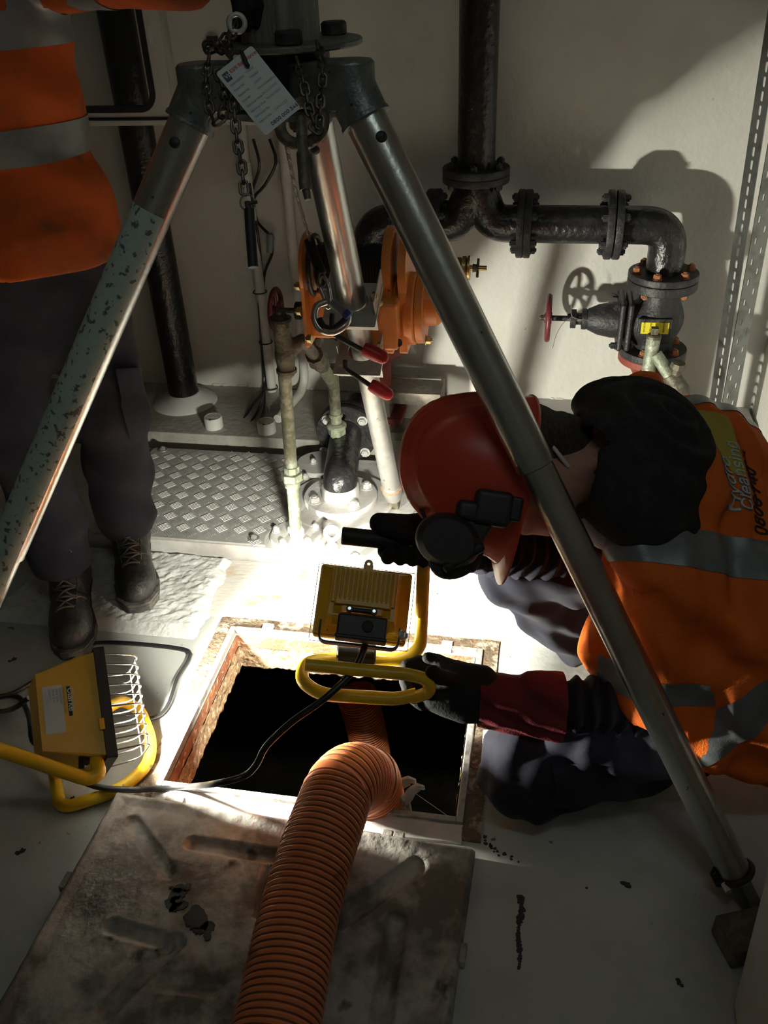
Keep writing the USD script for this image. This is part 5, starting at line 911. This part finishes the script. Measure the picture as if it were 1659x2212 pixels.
def jack2(p):
    d = blend(.06, ell(p, chest+backn*.015, (.185, .125, .17), MS), ell(p, belly+backn*.01, (.18, .125, .19), MS), ell(p, hip+spine*.03, (.225, .205, .20), MS))
    d = smin(d, ell(p, hip+A(-.05, -.04, -.10), (.215, .195, .17)), .06); d = smin(d, cone(p, hipL+A(.03, 0, 0), hipL+(knL-hipL)*.33, .128, .116), .04)
    d = smin(d, ell(p, D(1505, 1012, 1.66), (.17, .10, .16), MS), .07)
    for s in (shL, shR): d = smin(d, cone(p, s, s+(neck-s)*.5, .080, .07), .05)
    t_ = np.clip(((p-shL)@(elL-shL))/((elL-shL)@(elL-shL)), 0, 2); d = smin(d, np.maximum(cone(p, shL+A(.01, 0, 0), elL+(shL-elL)*.10, .078, .092), (t_-.95)*.3), .035); d = smin(d, cone(p, shR, elR+(shR-elR)*.4, .07, .08), .03)
    q = D(1330, 1375, 1.60); d = smin(d, cone(p, D(1345, 1290, 1.60), D(1310, 1400, 1.62), .055, .050), .05)
    d = d+folds(p, (.6, .2, 1), 46, 13, .007)+folds(p, (1, .4, -.3), 75, 15, .0045)+.008*nz(p, 10, 18)
    return np.maximum(d, .115+.02*np.sin(14*p[..., 1]+9*p[..., 0])-p[..., 2]+.05*np.clip((p[..., 0]-.42)/.3, -1, 1))
jk = solid(jack2, (-.06, .96, .06), (.80, 1.76, .92), .0065, 2); jv = np.asarray(jk.vertices); inn_ = A(*[0, 0, 0])
al = (jv-neck)@(-spine); la = (jv-(shL+shR)/2)@lat; tA = ((jv-shL)@(elL-shL))/((elL-shL)@(elL-shL)); dA = np.linalg.norm(jv-shL-np.clip(tA, 0, 1)[:, None]*(elL-shL), axis=1)
onarm = (dA < .112) & (tA > .22)
bS1, bS2 = (onto(jack2, A(*D(px_, py_, 1.40))[None], nrm(ray(px_, py_)), .05, 60)[0] for px_, py_ in ((1350, 1165), (1600, 1205))); bn = nrm(np.cross(bS2-bS1, ray(1475, 1185)+backn*-.3))
B1 = np.where((((jv-chest)@backn < -.03) | (onarm & (tA > .5))), -1, .036-np.abs((jv-bS1)@bn))           # brace over the near shoulder
B1r = np.where(al > -.2, .030-np.abs(la+.165), -1)
B2 = np.where(onarm, -1, .030-np.abs(al-.385-.10*la)); B4 = np.where(onarm, .085-np.abs((tA-.70)*1.0), -1)*.3
s_ = np.maximum(np.maximum(B1, B1r), np.maximum(B2, B4))
vest = part(pk, 'vest', jk, hivis_m, 'orange hi-vis vest', smooth=True); part(vest, 'reflective_band', puff(clip(jk, s_), .0015), band_m, 'grey reflective tape', smooth=True)
# hood and collar
ho = D(1400, 975, 1.56)
def hood(p):
    d = blend(.04, ell(p, ho+spine*.01, (.185, .075, .130), MS), ell(p, ho-spine*.03+lat*.10-backn*.03, (.10, .065, .10), MS), ell(p, D(1330, 900, 1.66), (.10, .06, .09), MS), ell(p, D(1340, 1080, 1.52), (.07, .055, .08), MS), ell(p, D(1428, 985, 1.535), (.105, .07, .10), MS))
    r = np.linalg.norm((p-ho-spine*.02)-((p-ho-spine*.02)@backn)[..., None]*backn, axis=-1)
    d = d+.009*np.sin(r*120+6*nz(p, 8, 21, 2))*np.clip(1.2-r*5, .25, 1)+.008*nz(p, 16, 22)
    return np.maximum(d, -smin(cone(p, neck+spine*.03-backn*.01, hc-u_*.05, .072, .075), cone(p, D(1318, 985, 1.49), D(1180, 1020, 1.46), .052, .075), .02))
part(pk, 'hood', solid(hood, ho-.28, ho+.28, .0065, 2), hood_m, 'charcoal fleece hood', smooth=True)
part(pk, 'collar', solid(lambda p: ell(p, D(1325, 1135, 1.50), (.055, .022, .045), np.stack([R[0], R[2], R[1]], 1))+.006*nz(p, 30, 5), D(1325, 1135, 1.50)-.08, D(1325, 1135, 1.50)+.08, .005, 2), white_m, 'pale grey collar lining', smooth=True)
# sleeves, cuffs, gloves
def sleeve(e, w, r0, r1, seed, ext): 
    ax = nrm(w-e)
    def fn(p): return cone(p, e-ax*ext, w, r0, r1)+.0075*np.sin(((p-e)@ax)*240+9*nz(p, 14, seed, 2))*np.clip(.6+1.6*nz(p, 9, seed+4), .1, 1)+.005*nz(p, 25, seed)
    lo, hi = np.minimum(e-ax*ext, w)-.12, np.maximum(e-ax*ext, w)+.12; return solid(fn, lo, hi, .0045, 1)
part(pk, 'sleeve', sleeve(elL+(wrL-elL)*.10, elL+(wrL-elL)*.64, .062, .044, 31, .02), navy_m, 'dark navy sleeve with creases', smooth=True); part(pk, 'sleeve', sleeve(elR, wrR, .060, .045, 37, .02), navy_m, 'dark navy sleeve with creases', smooth=True)
aL = nrm(wrL-elL); c0 = elL+(wrL-elL)*.60; 
def cuff(p): 
    d = cone(p, c0, wrL+aL*.03, .058, .047)+.004*nz(p, 30, 41); dr = cone(p, c0+A(0, -.01, -.035), wrL+A(0, 0, -.02), .045, .035); return smin(d, dr, .02)+.004*np.sin(160*((p-c0)@A(.3, .2, .9))+5*nz(p, 15, 6))
cf = solid(cuff, np.minimum(c0, wrL)-.14, np.maximum(c0, wrL)+.12, .005, 2); cvv = np.asarray(cf.vertices); cf = clip(cf, np.minimum((cvv-c0)@aL+.002, -((cvv-wrL)@aL)+.035)); part(pk, 'glove_cuff', cf, cuff_m, 'dark red knitted glove cuff', smooth=True)
zL = nrm(-ray(960, 1480)); xL_ = nrm(D(880, 1462, 1.585)-wrL); zL = nrm(zL-xL_*(zL@xL_)); yL = np.cross(zL, xL_)
TL_ = np.eye(4); TL_[:3, 0], TL_[:3, 1], TL_[:3, 2], TL_[:3, 3] = xL_, yL, zL, D(985, 1484, 1.60)
curl = [(.35, .55, .4)]*1+[(.45, .65, .45), (.5, .7, .5), (.55, .75, .5)]
thumbL = [(.012, .022, .012, .016, .0135), (.028, .010, .016, .013, .012), (.026, -.006, .006, .012, .0095)]
S12 = np.diag([1.12, 1.12, 1.12, 1])
def grasp():
    """The left glove holding the end of the lamp's base loop: palm beside it, fingers passing behind both bars and closing under them."""
    ch_ = lambda p, pts, r, k=.005: blend(k, *[cone(p, D(*a), D(*b), r-.0006*i, r-.0006*(i+1)) for i, (a, b) in enumerate(zip(pts[:-1], pts[1:]))])
    def fn(p):
        d = blend(.022, cone(p, D(1066, 1508, 1.600), D(985, 1486, 1.600), .036, .040), cone(p, D(1040, 1470, 1.600), D(955, 1456, 1.605), .028, .024), cone(p, D(1036, 1528, 1.600), D(950, 1502, 1.60), .028, .026), cone(p, D(1000, 1530, 1.595), D(930, 1506, 1.595), .024, .020))
        d = smin(d, ch_(p, [(955, 1448, 1.615), (905, 1432, 1.63), (881, 1440, 1.625), (877, 1470, 1.61), (884, 1498, 1.60), (903, 1516, 1.592)], .0145), .006)
        d = smin(d, ch_(p, [(965, 1462, 1.62), (915, 1462, 1.63), (893, 1478, 1.62), (896, 1506, 1.605), (912, 1522, 1.595)], .0140), .005)
        d = smin(d, ch_(p, [(985, 1442, 1.605), (945, 1428, 1.61), (925, 1421, 1.61)], .0125), .006)
        d = smin(d, ch_(p, [(985, 1470, 1.575), (950, 1462, 1.545), (935, 1452, 1.532)], .0145), .008)
        return d
    lo, hi = D(985, 1480, 1.6)-.13, D(985, 1480, 1.6)+.13; t = solid(fn, lo, hi, .0036, 3); v = np.asarray(t.vertices); t.vertices = v+np.asarray(t.vertex_normals)*(.0022*nz(v, 60, 9))[:, None]; return t
def fist():
    """The right glove closed round the foam grip: four fingers pass behind and under it, their ends showing at the front."""
    b0, b1 = D(812, 1163, 1.603), D(905, 1172, 1.612); bx = nrm(b1-b0); e1 = nrm(-R[1]-bx*(-R[1]@bx)); e2 = nrm(np.cross(bx, e1)); e2 = e2 if e2@R[2] < 0 else -e2      # e1 up, e2 towards the camera
    pt = lambda s, a, r: b0+bx*s+r*(math.sin(a)*e1+math.cos(a)*e2)
    def fn(p):
        d = None
        for i, s in enumerate((.012, .036, .059, .080)):
            q = None
            for k, a in enumerate(np.radians([130, 180, 235, 285, 320+4*i])):
                c_ = pt(s+.004*k, a, .0285+.006*(k == 3)); 
                if q is not None: f_ = cone(p, q, c_, .0135-.0005*k, .0130-.0005*k); d = f_ if d is None else smin(d, f_, .004)
                q = c_
        pal = blend(.02, cone(p, pt(.006, 1.9, .030), pt(.085, 1.9, .030), .020, .022), cone(p, pt(.03, 1.2, .024), pt(.10, 1.0, .024), .018, .024), cone(p, pt(.085, 1.6, .02), wrR+R[0]*.01, .030, .032))
        d = smin(d, pal, .008)
        th = smin(cone(p, pt(.085, .7, .030), pt(.045, .55, .032), .0165, .0145), cone(p, pt(.045, .55, .032), pt(.008, .75, .029), .0145, .011), .006)
        return smin(d, th, .006)
    m_ = (b0+b1)/2; t = solid(fn, m_-.11, m_+.13, .0034, 3); v = np.asarray(t.vertices); t.vertices = v+np.asarray(t.vertex_normals)*(.002*nz(v, 60, 4))[:, None]; return t
xR_ = nrm(D(800, 1172, 1.60)-wrR); zR = nrm(-.3*ray(860, 1160)+A(0, .1, .9)); zR = nrm(zR-xR_*(zR@xR_)); TR_ = np.eye(4); TR_[:3, 0], TR_[:3, 1], TR_[:3, 2], TR_[:3, 3] = xR_, np.cross(zR, xR_), zR, D(872, 1158, 1.585)
thumbR = [(.02, .018, -.012, .016, .0135), (.024, .004, -.02, .013, .012), (.016, -.008, -.018, .012, .0095)]
part(pk, 'glove', grasp(), glove_m, 'black work glove', smooth=True)
part(pk, 'glove', fist(), glove_m, 'black work glove', smooth=True)
# helmet
def helmet(c, u, f, l, k=1.0):
    n, q = 120, 60; ph = np.arange(n)*2*np.pi/n; th = np.linspace(0, 1, q); V = []
    for t_ in th:
        a = t_*math.pi/2*1.02; rr = math.sin(min(a, math.pi/2))**.86; hh = math.cos(min(a, math.pi/2))
        x, y = .124*rr*np.cos(ph), .143*rr*np.sin(ph); z_ = .205*hh*np.ones(n)-.012*rr*np.sin(ph)
        rid = .0055*(np.exp(-((np.abs(x)-.030)/.005)**2)+np.exp(-((np.abs(x)-.072)/.006)**2))*np.clip(np.sin(a)*1.4, .0, 1)*np.clip(1.35-t_*1.2, 0, 1); sc_ = 1+rid/.12
        fl_ = 1+.06*np.clip((t_-.93)/.07, 0, 1); V.append(np.stack([x*sc_*fl_, y*sc_*fl_, z_*sc_], 1))
    e_ = V[-1]; pkx = np.clip(np.sin(ph), 0, 1)**2.2; V.append(e_+np.stack([0*ph, .034*pkx, -.016*pkx], 1)+A(0, 0, -.003)); V.append(V[-1]*A(.985, .985, 1)+A(0, 0, -.004)); V.append(e_*A(.965, .965, 1)+A(0, 0, -.004))
    for t_ in th[::-4]: a = t_*math.pi/2; rr = math.sin(a)**.86; V.append(np.stack([.118*rr*np.cos(ph), .136*rr*np.sin(ph), .198*math.cos(a)-.012*rr*np.sin(ph)], 1))
    m_ = len(V); Vv = np.vstack(V)*k; i, j = np.meshgrid(np.arange(m_-1), np.arange(n), indexing='ij'); qd = np.stack([i*n+j, (i+1)*n+j, (i+1)*n+(j+1) % n, i*n+(j+1) % n], -1).reshape(-1, 4)
    t = trimesh.Trimesh(Vv, np.vstack([qd[:, [0, 1, 2]], qd[:, [0, 2, 3]]]), process=False); Tm = np.eye(4); Tm[:3, 0], Tm[:3, 1], Tm[:3, 2], Tm[:3, 3] = l, f, u, c; t.apply_transform(Tm); return t, Tm
l_ = np.cross(fh, u_); hel, TH = helmet(D(1106, 1036, 1.53), u_, fh, l_, 1.0)
hm = part(pk, 'helmet', hel, helmet_m, 'red safety helmet', smooth=40)
Q = lambda px, py, zc: D(px, py, zc)
near = nrm(C-hc)
def hsurf(px, py):
    o = C; d = ray(px, py); Ti = np.linalg.inv(TH); oo = (Ti @ np.r_[o, 1])[:3]; dd = Ti[:3, :3] @ d; ts = np.linspace(1.1, 1.8, 1500); p = oo+ts[:, None]*dd; v = (np.abs(p[:, 0])/.124)**2+(np.abs(p[:, 1])/.143)**2+((p[:, 2]+.012*p[:, 1]/.143)/.205)**2 < 1.0; k_ = np.argmax(v); return C+d*ts[k_] if v.any() else D(px, py, 1.45)
for a, b_ in (((931, 1020), (944, 996)), ((912, 1082), (918, 1046)), ((918, 1122), (909, 1098))):
    p0, p1 = hsurf(*a), hsurf(*b_); part(hm, 'vent', tube([p0+near*.0, (p0+p1)/2, p1], .0042, 8), ink_m, 'vent slot')
# ear muffs folded up on the near side
cupT = frame(hsurf(985, 1160)+near*.022+R[1]*.012, nrm(R[0]*.9+R[1]*.35), nrm(R[1]))
cup = put(lathe([(0, 0), (.036, 0), (.044, .010), (.047, .026), (.044, .040), (.030, .048), (0, .050)], (0, 0, -.025), (0, 0, 1), 36), np.diag([1.15, .95, 1, 1])); mf = part(pk, 'ear_muff', put(cup, frame(D(968, 1168, 1.40), nrm(R[0]*.94+R[1]*.34-R[2]*.05), nrm(R[1]*.94-R[0]*.34))), lampblk_m, 'black folded ear muff')
part(mf, 'cushion', put(put(lathe([(.0, 0), (.030, 0), (.042, .006), (.042, .014), (.0, .018)], (0, 0, -.012), (0, 0, 1), 30), np.diag([1.2, .9, 1, 1])), frame(D(985, 1196, 1.41), nrm(R[0]*.75-R[1]*.5+R[2]*.3), nrm(R[1]*.7+R[0]*.5))), rubber_m); part(mf, 'outer_blade', put(rbox((0, 0, 0), (.075, .016, .030), .006), frame(D(1000, 1204, 1.39), nrm(R[0]*.85-R[1]*.5), nrm(R[1]*.85+R[0]*.5))), rubber_m)
ba = part(pk, 'muff_bracket', put(tm([rbox((0, 0, 0), (.062, .058, .030), .010), rbox((-.038, .010, .0), (.040, .034, .026), .010), rbox((.036, -.004, .004), (.022, .040, .022), .005)]), frame(D(1064, 1098, 1.395), nrm(R[0]*.98+R[1]*.15), nrm(R[1]))), lampblk_m, 'black ear muff bracket'); part(ba, 'arm', put(rbox((0, 0, 0), (.055, .050, .022), .008), frame(D(1030, 1130, 1.40), nrm(R[0]*.5-R[1]*.8), nrm(R[1]*.5+R[0]*.8))), lampblk_m); part(ba, 'catch', [put(rbox((0, 0, 0), (.012, .022, .012), .003), frame(D(1098, 1085, 1.39), R[0], R[1])), put(rbox((0, 0, 0), (.012, .016, .012), .003), frame(D(1080, 1122, 1.39), R[0], R[1]))], rubber_m)
part(pk, 'chin_strap', tube([D(1172, 945, 1.50), D(1190, 960, 1.47), D(1210, 985, 1.465), D(1228, 1008, 1.47)], .0035, 8), white_m, 'pale harness strap'); part(pk, 'harness_knob', lathe([(0, 0), (.010, 0), (.010, .012), (0, .014)], D(1170, 925, 1.52), R[0]*.6-R[1], 16), rubber_m)
hn = D(1215, 965, 1.545); part(pk, 'hair', solid(lambda p: np.maximum(smin(ell(p, hn, (.052, .060, .052)), cone(p, hc-u_*.0+fh*-.06, hn, .07, .05), .03)+.008*nz(p, 60, 7), -(p-hc)@(-u_)-.04), hn-.13, hn+.13, .005, 1), hair_m, 'short brown hair at the nape', smooth=True)
# boots of the kneeling worker are built with the others below
# lettering on the back of the vest
def backtext(s, h, o_px, bold, mat, name, slant=.18, lift=.0022, e_px=None, par=None):
    t = meshkit.text_mesh(s, h, .0006, bold); v = np.asarray(t.vertices).copy(); v[:, 0] += slant*v[:, 1]; vv, ff = trimesh.remesh.subdivide_to_size(v, t.faces, .012); top = vv[:, 2] > .0003
    o = onto(jack2, A(*D(*o_px, 1.45))[None], nrm(ray(*o_px)))[0]; ydir = nrm(spine-backn*.1); xdir = -lat; n_ = nrm(np.cross(xdir, ydir)); n_ = n_ if n_@backn > 0 else -n_
    if e_px: e_ = onto(jack2, A(*D(*e_px, 1.45))[None], nrm(ray(*e_px)), .12, 70)[0]; xdir = nrm(e_-o); n_ = nrm(backn-xdir*(backn@xdir)); ydir = np.cross(n_, xdir); vv[:, 0] *= np.linalg.norm(e_-o)/vv[:, 0].max(); vv[:, 1] *= h/vv[:, 1].max()
    P_ = o+vv[:, :1]*xdir+vv[:, 1:2]*ydir; Qp = onto(jack2, P_, -n_, .10); Qp = Qp+n_*np.where(top, lift, lift-.0012)[:, None]; tt = trimesh.Trimesh(Qp, ff, process=False); tt.fix_normals(); return part(par or vest, name, tt, mat, smooth=False)
def backblob(px, py, rx_, ry_):
    pg = affinity.rotate(affinity.scale(sg.Point(0, 0).buffer(1, 24), rx_, ry_), 25); t = trimesh.creation.extrude_polygon(pg, .0005, engine='earcut'); vv, ff = trimesh.remesh.subdivide_to_size(t.vertices, t.faces, .012); top = vv[:, 2] > .0003
    o = onto(jack2, A(*D(px, py, 1.45))[None], nrm(ray(px, py)))[0]; P_ = o+vv[:, :1]*(-lat)+vv[:, 1:2]*spine; Qp = onto(jack2, P_, -backn, .10)+backn*np.where(top, .0016, .0006)[:, None]; tt = trimesh.Trimesh(Qp, ff, process=False); tt.fix_normals(); part(vest, 'printed_swirl', tt, M('swirl_yellow', (.50, .40, .06), .7), 'yellow printed swirl', smooth=False)
backblob(1555, 950, .075, .032)
for ln, a_, e_, h_ in (('Hydro', (1596, 1108), (1570, 990), .024), ('Cleansing', (1624, 1108), (1586, 955), .023)):
    backtext(ln, h_*1.08, (a_[0]+1, a_[1]+2), True, inkgrey_m, 'lettering_outline', lift=.0014, e_px=(e_[0], e_[1]-2)); backtext(ln, h_, a_, False, labelw_m, 'lettering', lift=.0036, e_px=e_)
backtext('www.hydro.co.nz', .009, (1637, 1090), False, ink_m, 'small_lettering', e_px=(1608, 975)); backtext('0800 740', .024, (1662, 1160), True, ink_m, 'phone_number', e_px=(1628, 1012))
# ------------------------------------------------------------------ boots
def boot(owner, heel, dirn, label, simple=False, tilt=None):
    x = nrm(A(dirn[0], dirn[1], 0)); T = frame(A(*heel), x, A(-x[1], x[0], 0))
    if tilt is not None: T = T @ trimesh.transformations.rotation_matrix(tilt, (0, 1, 0))
    def fn(p):
        d = blend(.018, ell(p, (.235, 0, .042), (.070, .051, .050)), cone(p, (.05, 0, .062), (.21, 0, .046), .044, .045), ell(p, (.040, 0, .062), (.046, .043, .062)))
        d = smin(d, cone(p, (.060, 0, .09), (.062, 0, .185), .050, .056), .03); d = smin(d, cone(p, (.095, 0, .115), (.205, 0, .062), .046, .036), .03)
        d = d+.0022*np.sin(p[..., 0]*120+4*nz(p, 20, 5, 2))*np.exp(-((p[..., 0]-.17)/.03)**2)+.0022*nz(p, 45, 3)
        return np.maximum(np.maximum(d, .016-p[..., 2]), p[..., 2]-.195)
    up = solid(fn, (-.03, -.09, 0), (.33, .09, .22), .0045, 2); b = part(owner, 'boot', put(up, T), leather_m, label, smooth=True)
    out = sg.Polygon([(-.012, -.02), (-.012, .02), (.02, .044), (.08, .040), (.14, .043), (.21, .056), (.27, .050), (.305, .028), (.312, 0), (.305, -.028), (.27, -.050), (.21, -.056), (.14, -.043), (.08, -.040), (.02, -.044)]).buffer(-.012, 8).buffer(.030, 16).buffer(-.016, 16)
    part(b, 'sole', put(tm([extr(out.buffer(-.002), .012), extr(out, .006, trimesh.transformations.translation_matrix((0, 0, .012))), extr(out.buffer(-.0015), .004, trimesh.transformations.translation_matrix((0, 0, .018))), extr(out.buffer(.0), .005, trimesh.transformations.translation_matrix((0, 0, .022)))]), T), sole_m, smooth=30)
    for xs, nm in ((.212, 'toe_seam'),):
        q = [onto(fn, A(xs-.03*abs(y_)/.05, y_, .12)[None], A(0, 0, -1.0), .0)[0] for y_ in np.linspace(-.045, .045, 15)]; part(b, nm, put(tube(q, .0016, 6), T), sole_m)
    if simple: return b
    for s in (-1, 1):
        q = [onto(fn, A(.210-.125*t_, s*(.024+.012*t_), .085+.085*t_)[None], nrm(A(-.45, 0, -.9)), .05)[0] for t_ in np.linspace(0, 1, 12)]; part(b, 'facing_seam', put(tube(q, .0018, 6), T), sole_m)
    n_ = 6; rows_ = []
    for i in range(n_):
        t_ = i/(n_-1); x0 = .216-.120*t_; zz = .072+.098*t_; w = .020+.011*t_
        for s in (-1, 1):
            p0 = onto(fn, A(x0, s*w, zz)[None], nrm(A(-.45, 0, -.9)), .05)[0]; rows_.append(p0); nn = nrm(A(.4, s*.45, .8))
            part(b, 'eyelet', put(ring(p0+nn*.0012, nn, .0042, .0013, 14, 6), T), zinc_m if i > 3 else sole_m)
    ft = [onto(fn, A(.205-.11*t_, s*w, .09+.085*t_)[None], nrm(A(-.45, 0, -.9)), .05)[0]+A(.0012, 0, .003) for t_, s, w in [(i/9, s, .014) for s in (-1, 1) for i in (range(10) if s < 0 else range(9, -1, -1))]]
    for i in range(n_):
        l0, r0 = rows_[2*i], rows_[2*i+1]; m0 = onto(fn, ((l0+r0)/2)[None], nrm(A(-.45, 0, -.9)), .05)[0]; k_ = A(.002, 0, .0045); part(b, 'lace', put(tube([l0, (l0*.55+m0*.45)+k_, m0+k_*1.2, (r0*.55+m0*.45)+k_, r0], .0028, 7), T), lace_m)
        if i < n_-1:
            for a_, b2 in ((rows_[2*i], rows_[2*i+3]), (rows_[2*i+1], rows_[2*i+2])): m0 = onto(fn, ((a_+b2)/2)[None], nrm(A(-.45, 0, -.9)), .05)[0]; part(b, 'lace', put(tube([a_, m0+k_*1.5, b2], .0026, 7), T), lace_m)
    top = (rows_[-1]+rows_[-2])/2+A(.008, 0, .012); part(b, 'lace_bow', put(tm([tube([top, top+A(.02, s*.022, .012), top+A(.028, s*.034, -.004), top+A(.012, s*.02, -.006), top], .0022, 7) for s in (-1, 1)]+[tube([top, top+A(.024, s*.03, -.012), top+A(.022, s*.046, -.03)], .002, 7) for s in (-1, 1)]), T), lace_m)
    lp_ = A(-.012, 0, .17); part(b, 'pull_loop', put(tube([A(.012, 0, .15), A(-.008, 0, .175), A(.008, 0, .20), A(.02, 0, .19)], .004, 7), T), sole_m)
    return b
boot(pk, (.45, 1.60, .002), (-1.0, -.06), 'brown-black work boot of the planted foot', True)
boot(pk, (.45, 1.235, .10), (-1.0, .08), 'dusty work boot tucked behind the kneeling knee', True, .38)
# ------------------------------------------------------------------ the standing worker
f1 = nrm(A(.44, -.90, 0)); l1 = A(-f1[1], f1[0], 0); bc = A(-1.115, 1.715, 0)
L1 = lambda l, f, z_: bc+l1*l+f1*f+A(0, 0, z_)
toeL, toeR = G(303, 1322, .03), G(160, 1428, 0); hlL, hlR = toeL-nrm(A(.44, -.9, 0))*.315, toeR-nrm(A(.42, -.905, 0))*.315
akL, akR = hlL+f1*.075+A(0, 0, .10), hlR+f1*.075+A(0, 0, .10); hpL, hpR = L1(.10, 0, .88), L1(-.10, 0, .88); kL = (hpL+akL)/2+f1*.02+l1*.015; kR = (hpR+akR)/2+f1*.03-l1*.01
s1L, s1R = L1(.185, -.01, 1.43), L1(-.185, -.01, 1.43); e1L, w1L = A(-.79, 1.55, 1.415), A(-.545, 1.435, 1.418); e1R, w1R = L1(-.27, -.02, 1.17), L1(-.25, .12, .97)
M1 = np.stack([l1, f1, A(0, 0, 1)], 1); hd1 = L1(0, .03, 1.655); fd1 = nrm(f1+A(0, 0, -.25)); ud1 = nrm(A(0, 0, 1)-fd1*fd1[2])
pm = thing('person', 'standing worker in soiled orange hi-vis vest and navy trousers, cut off at the chest', 'person', (bc[0], bc[1], 0))
def body1(p):
    d = blend(.05, ell(p, L1(0, 0, 1.27), (.155, .095, .19), M1), ell(p, L1(0, 0, 1.05), (.14, .09, .17), M1), ell(p, L1(0, 0, .92), (.15, .10, .12), M1))
    for s, e, w in ((s1L, e1L, w1L), (s1R, e1R, w1R)): d = smin(d, cone(p, s, e, .05, .039), .03); d = smin(d, cone(p, e, w, .039, .027), .01)
    for h, k, a in ((hpL, kL, akL), (hpR, kR, akR)): d = smin(d, cone(p, h, k, .078, .052), .03); d = smin(d, cone(p, k, a, .05, .035), .01)
    d = smin(d, cone(p, L1(0, 0, 1.42), hd1-ud1*.05, .058, .056), .02); return smin(d, head_fn(p, hd1, ud1, fd1), .012)
part(pm, 'body', solid(body1, (-1.55, 1.30, .06), (-.48, 2.05, 1.82), .0095, 2), skin_m, smooth=True)
def trous1(p):
    d = ell(p, L1(0, 0, .93), (.180, .130, .15), M1)
    for h, k, a, sd in ((hpL, kL, akL, 1), (hpR, kR, akR, -1)): 
        d = smin(d, cone(p, h, k, .105, .088), .04); d = smin(d, cone(p, k, a+A(0, 0, .035)+f1*.01, .086, .078), .03)
    z_ = p[..., 2]; w_ = np.clip((.55-z_)/.35, 0, 1); d = smin(d, cone(p, L1(0, 0, .90), L1(0, .01, .72), .11, .07), .05); d = d+folds(p, (.3, .3, 1), 42, 51, .003)*(1+w_)+folds(p, (1, .3, .6), 34, 55, .004)*w_+.008*nz(p, 9, 58)
    return np.maximum(d, .135+.02*nz(p, 12, 3)-z_)
tr1 = part(pm, 'trousers', solid(trous1, (-1.42, 1.38, .1), (-.80, 2.02, 1.10), .0085, 2), navy_m, 'navy cargo trousers', smooth=True)
def pocket(poly, zc, th): 
    return drape(trous1, poly, zc, th, 18)
part(tr1, 'cargo_pocket', pocket([(252, 800), (298, 795), (312, 880), (318, 960), (282, 955), (262, 880)], 2.0, .010), navy_m, 'cargo pocket'); part(tr1, 'pocket_flap', pocket([(250, 798), (300, 793), (312, 868), (264, 872)], 2.0, .016), navy_m)
def jack1(p):
    d = blend(.06, ell(p, L1(0, .0, 1.27), (.195, .135, .22), M1), ell(p, L1(0, 0, 1.03), (.195, .140, .25), M1)); d = smin(d, cone(p, L1(.15, -.01, 1.43), L1(-.15, -.01, 1.43), .075, .075), .05)
    d = smin(d, ell(p, L1(.0, 0, .90), (.222, .165, .20), M1), .06)
    d = smin(d, cone(p, s1L, e1L, .072, .062), .04); d = smin(d, cone(p, e1L, w1L, .060, .052), .02); d = smin(d, cone(p, s1R, e1R, .072, .062), .04); d = smin(d, cone(p, e1R, w1R, .06, .052), .02)
    d = d+folds(p, (.7, .3, 1), 40, 61, .005)+.009*nz(p, 9, 66); hem = .895+.012*np.sin(9*(p@l1))
    return np.maximum(d, (hem-p[..., 2])*.8)
j1 = solid(jack1, (-1.56, 1.38, .76), (-.45, 2.06, 1.56), .0085, 2); v1_ = np.asarray(j1.vertices); la1 = (v1_-bc)@l1; z1_ = v1_[:, 2]; arm1 = np.abs(la1) > .205
tl_ = ((v1_-s1L)@(w1L-s1L))/((w1L-s1L)@(w1L-s1L)); onL = (la1 > .205) & (z1_ > 1.3)
b1 = np.where(arm1 & ~((la1 < .23) & (z1_ < 1.3)), -1, np.maximum(.033-np.abs(z1_-1.128), .031-np.abs(z1_-1.325))); b2 = np.where(arm1 | (z1_ < 1.30), -1, .03-np.abs(np.abs(la1)-.125)); b3 = np.where(onL, np.maximum(.045-np.abs(tl_-.22), .055-np.abs(tl_-.66)), -1)*.5
v1p = part(pm, 'vest', j1, soil_m, 'soiled orange hi-vis vest', smooth=True); part(v1p, 'reflective_band', puff(clip(j1, np.maximum(np.maximum(b1, b2), b3)), .0015), band_m, 'grey reflective tape', smooth=True)
xg_ = nrm(w1L-e1L); TG = np.eye(4); zg_ = nrm(A(.1, -.1, 1)-xg_*xg_[2]); TG[:3, 0], TG[:3, 1], TG[:3, 2], TG[:3, 3] = xg_, np.cross(zg_, xg_), zg_, w1L+xg_*.05
part(pm, 'glove', hand(TG, [(.6, .7, .5)]*4+[thumbR], 0, 1), glove_m, 'black work glove', smooth=True)
xg_ = nrm(w1R-e1R); zg_ = nrm(-l1-xg_*(-l1@xg_)); TG = np.eye(4); TG[:3, 0], TG[:3, 1], TG[:3, 2], TG[:3, 3] = xg_, np.cross(zg_, xg_), zg_, w1R+xg_*.05
part(pm, 'glove', hand(TG, [(.3, .4, .3)]*4+[thumbR], 0, 1), glove_m, 'black work glove', smooth=True)
hl1, _ = helmet(hd1+ud1*.035, ud1, fd1, np.cross(fd1, ud1), .95); part(pm, 'helmet', hl1, helmet_m, 'red safety helmet', smooth=40)
boot(pm, hlL+A(0, 0, -.006), f1, 'scuffed black lace-up work boot on the rough slab', False); boot(pm, hlR+A(0, 0, 0), A(.42, -.905, 0), 'scuffed black lace-up work boot behind the standing lamp', False)
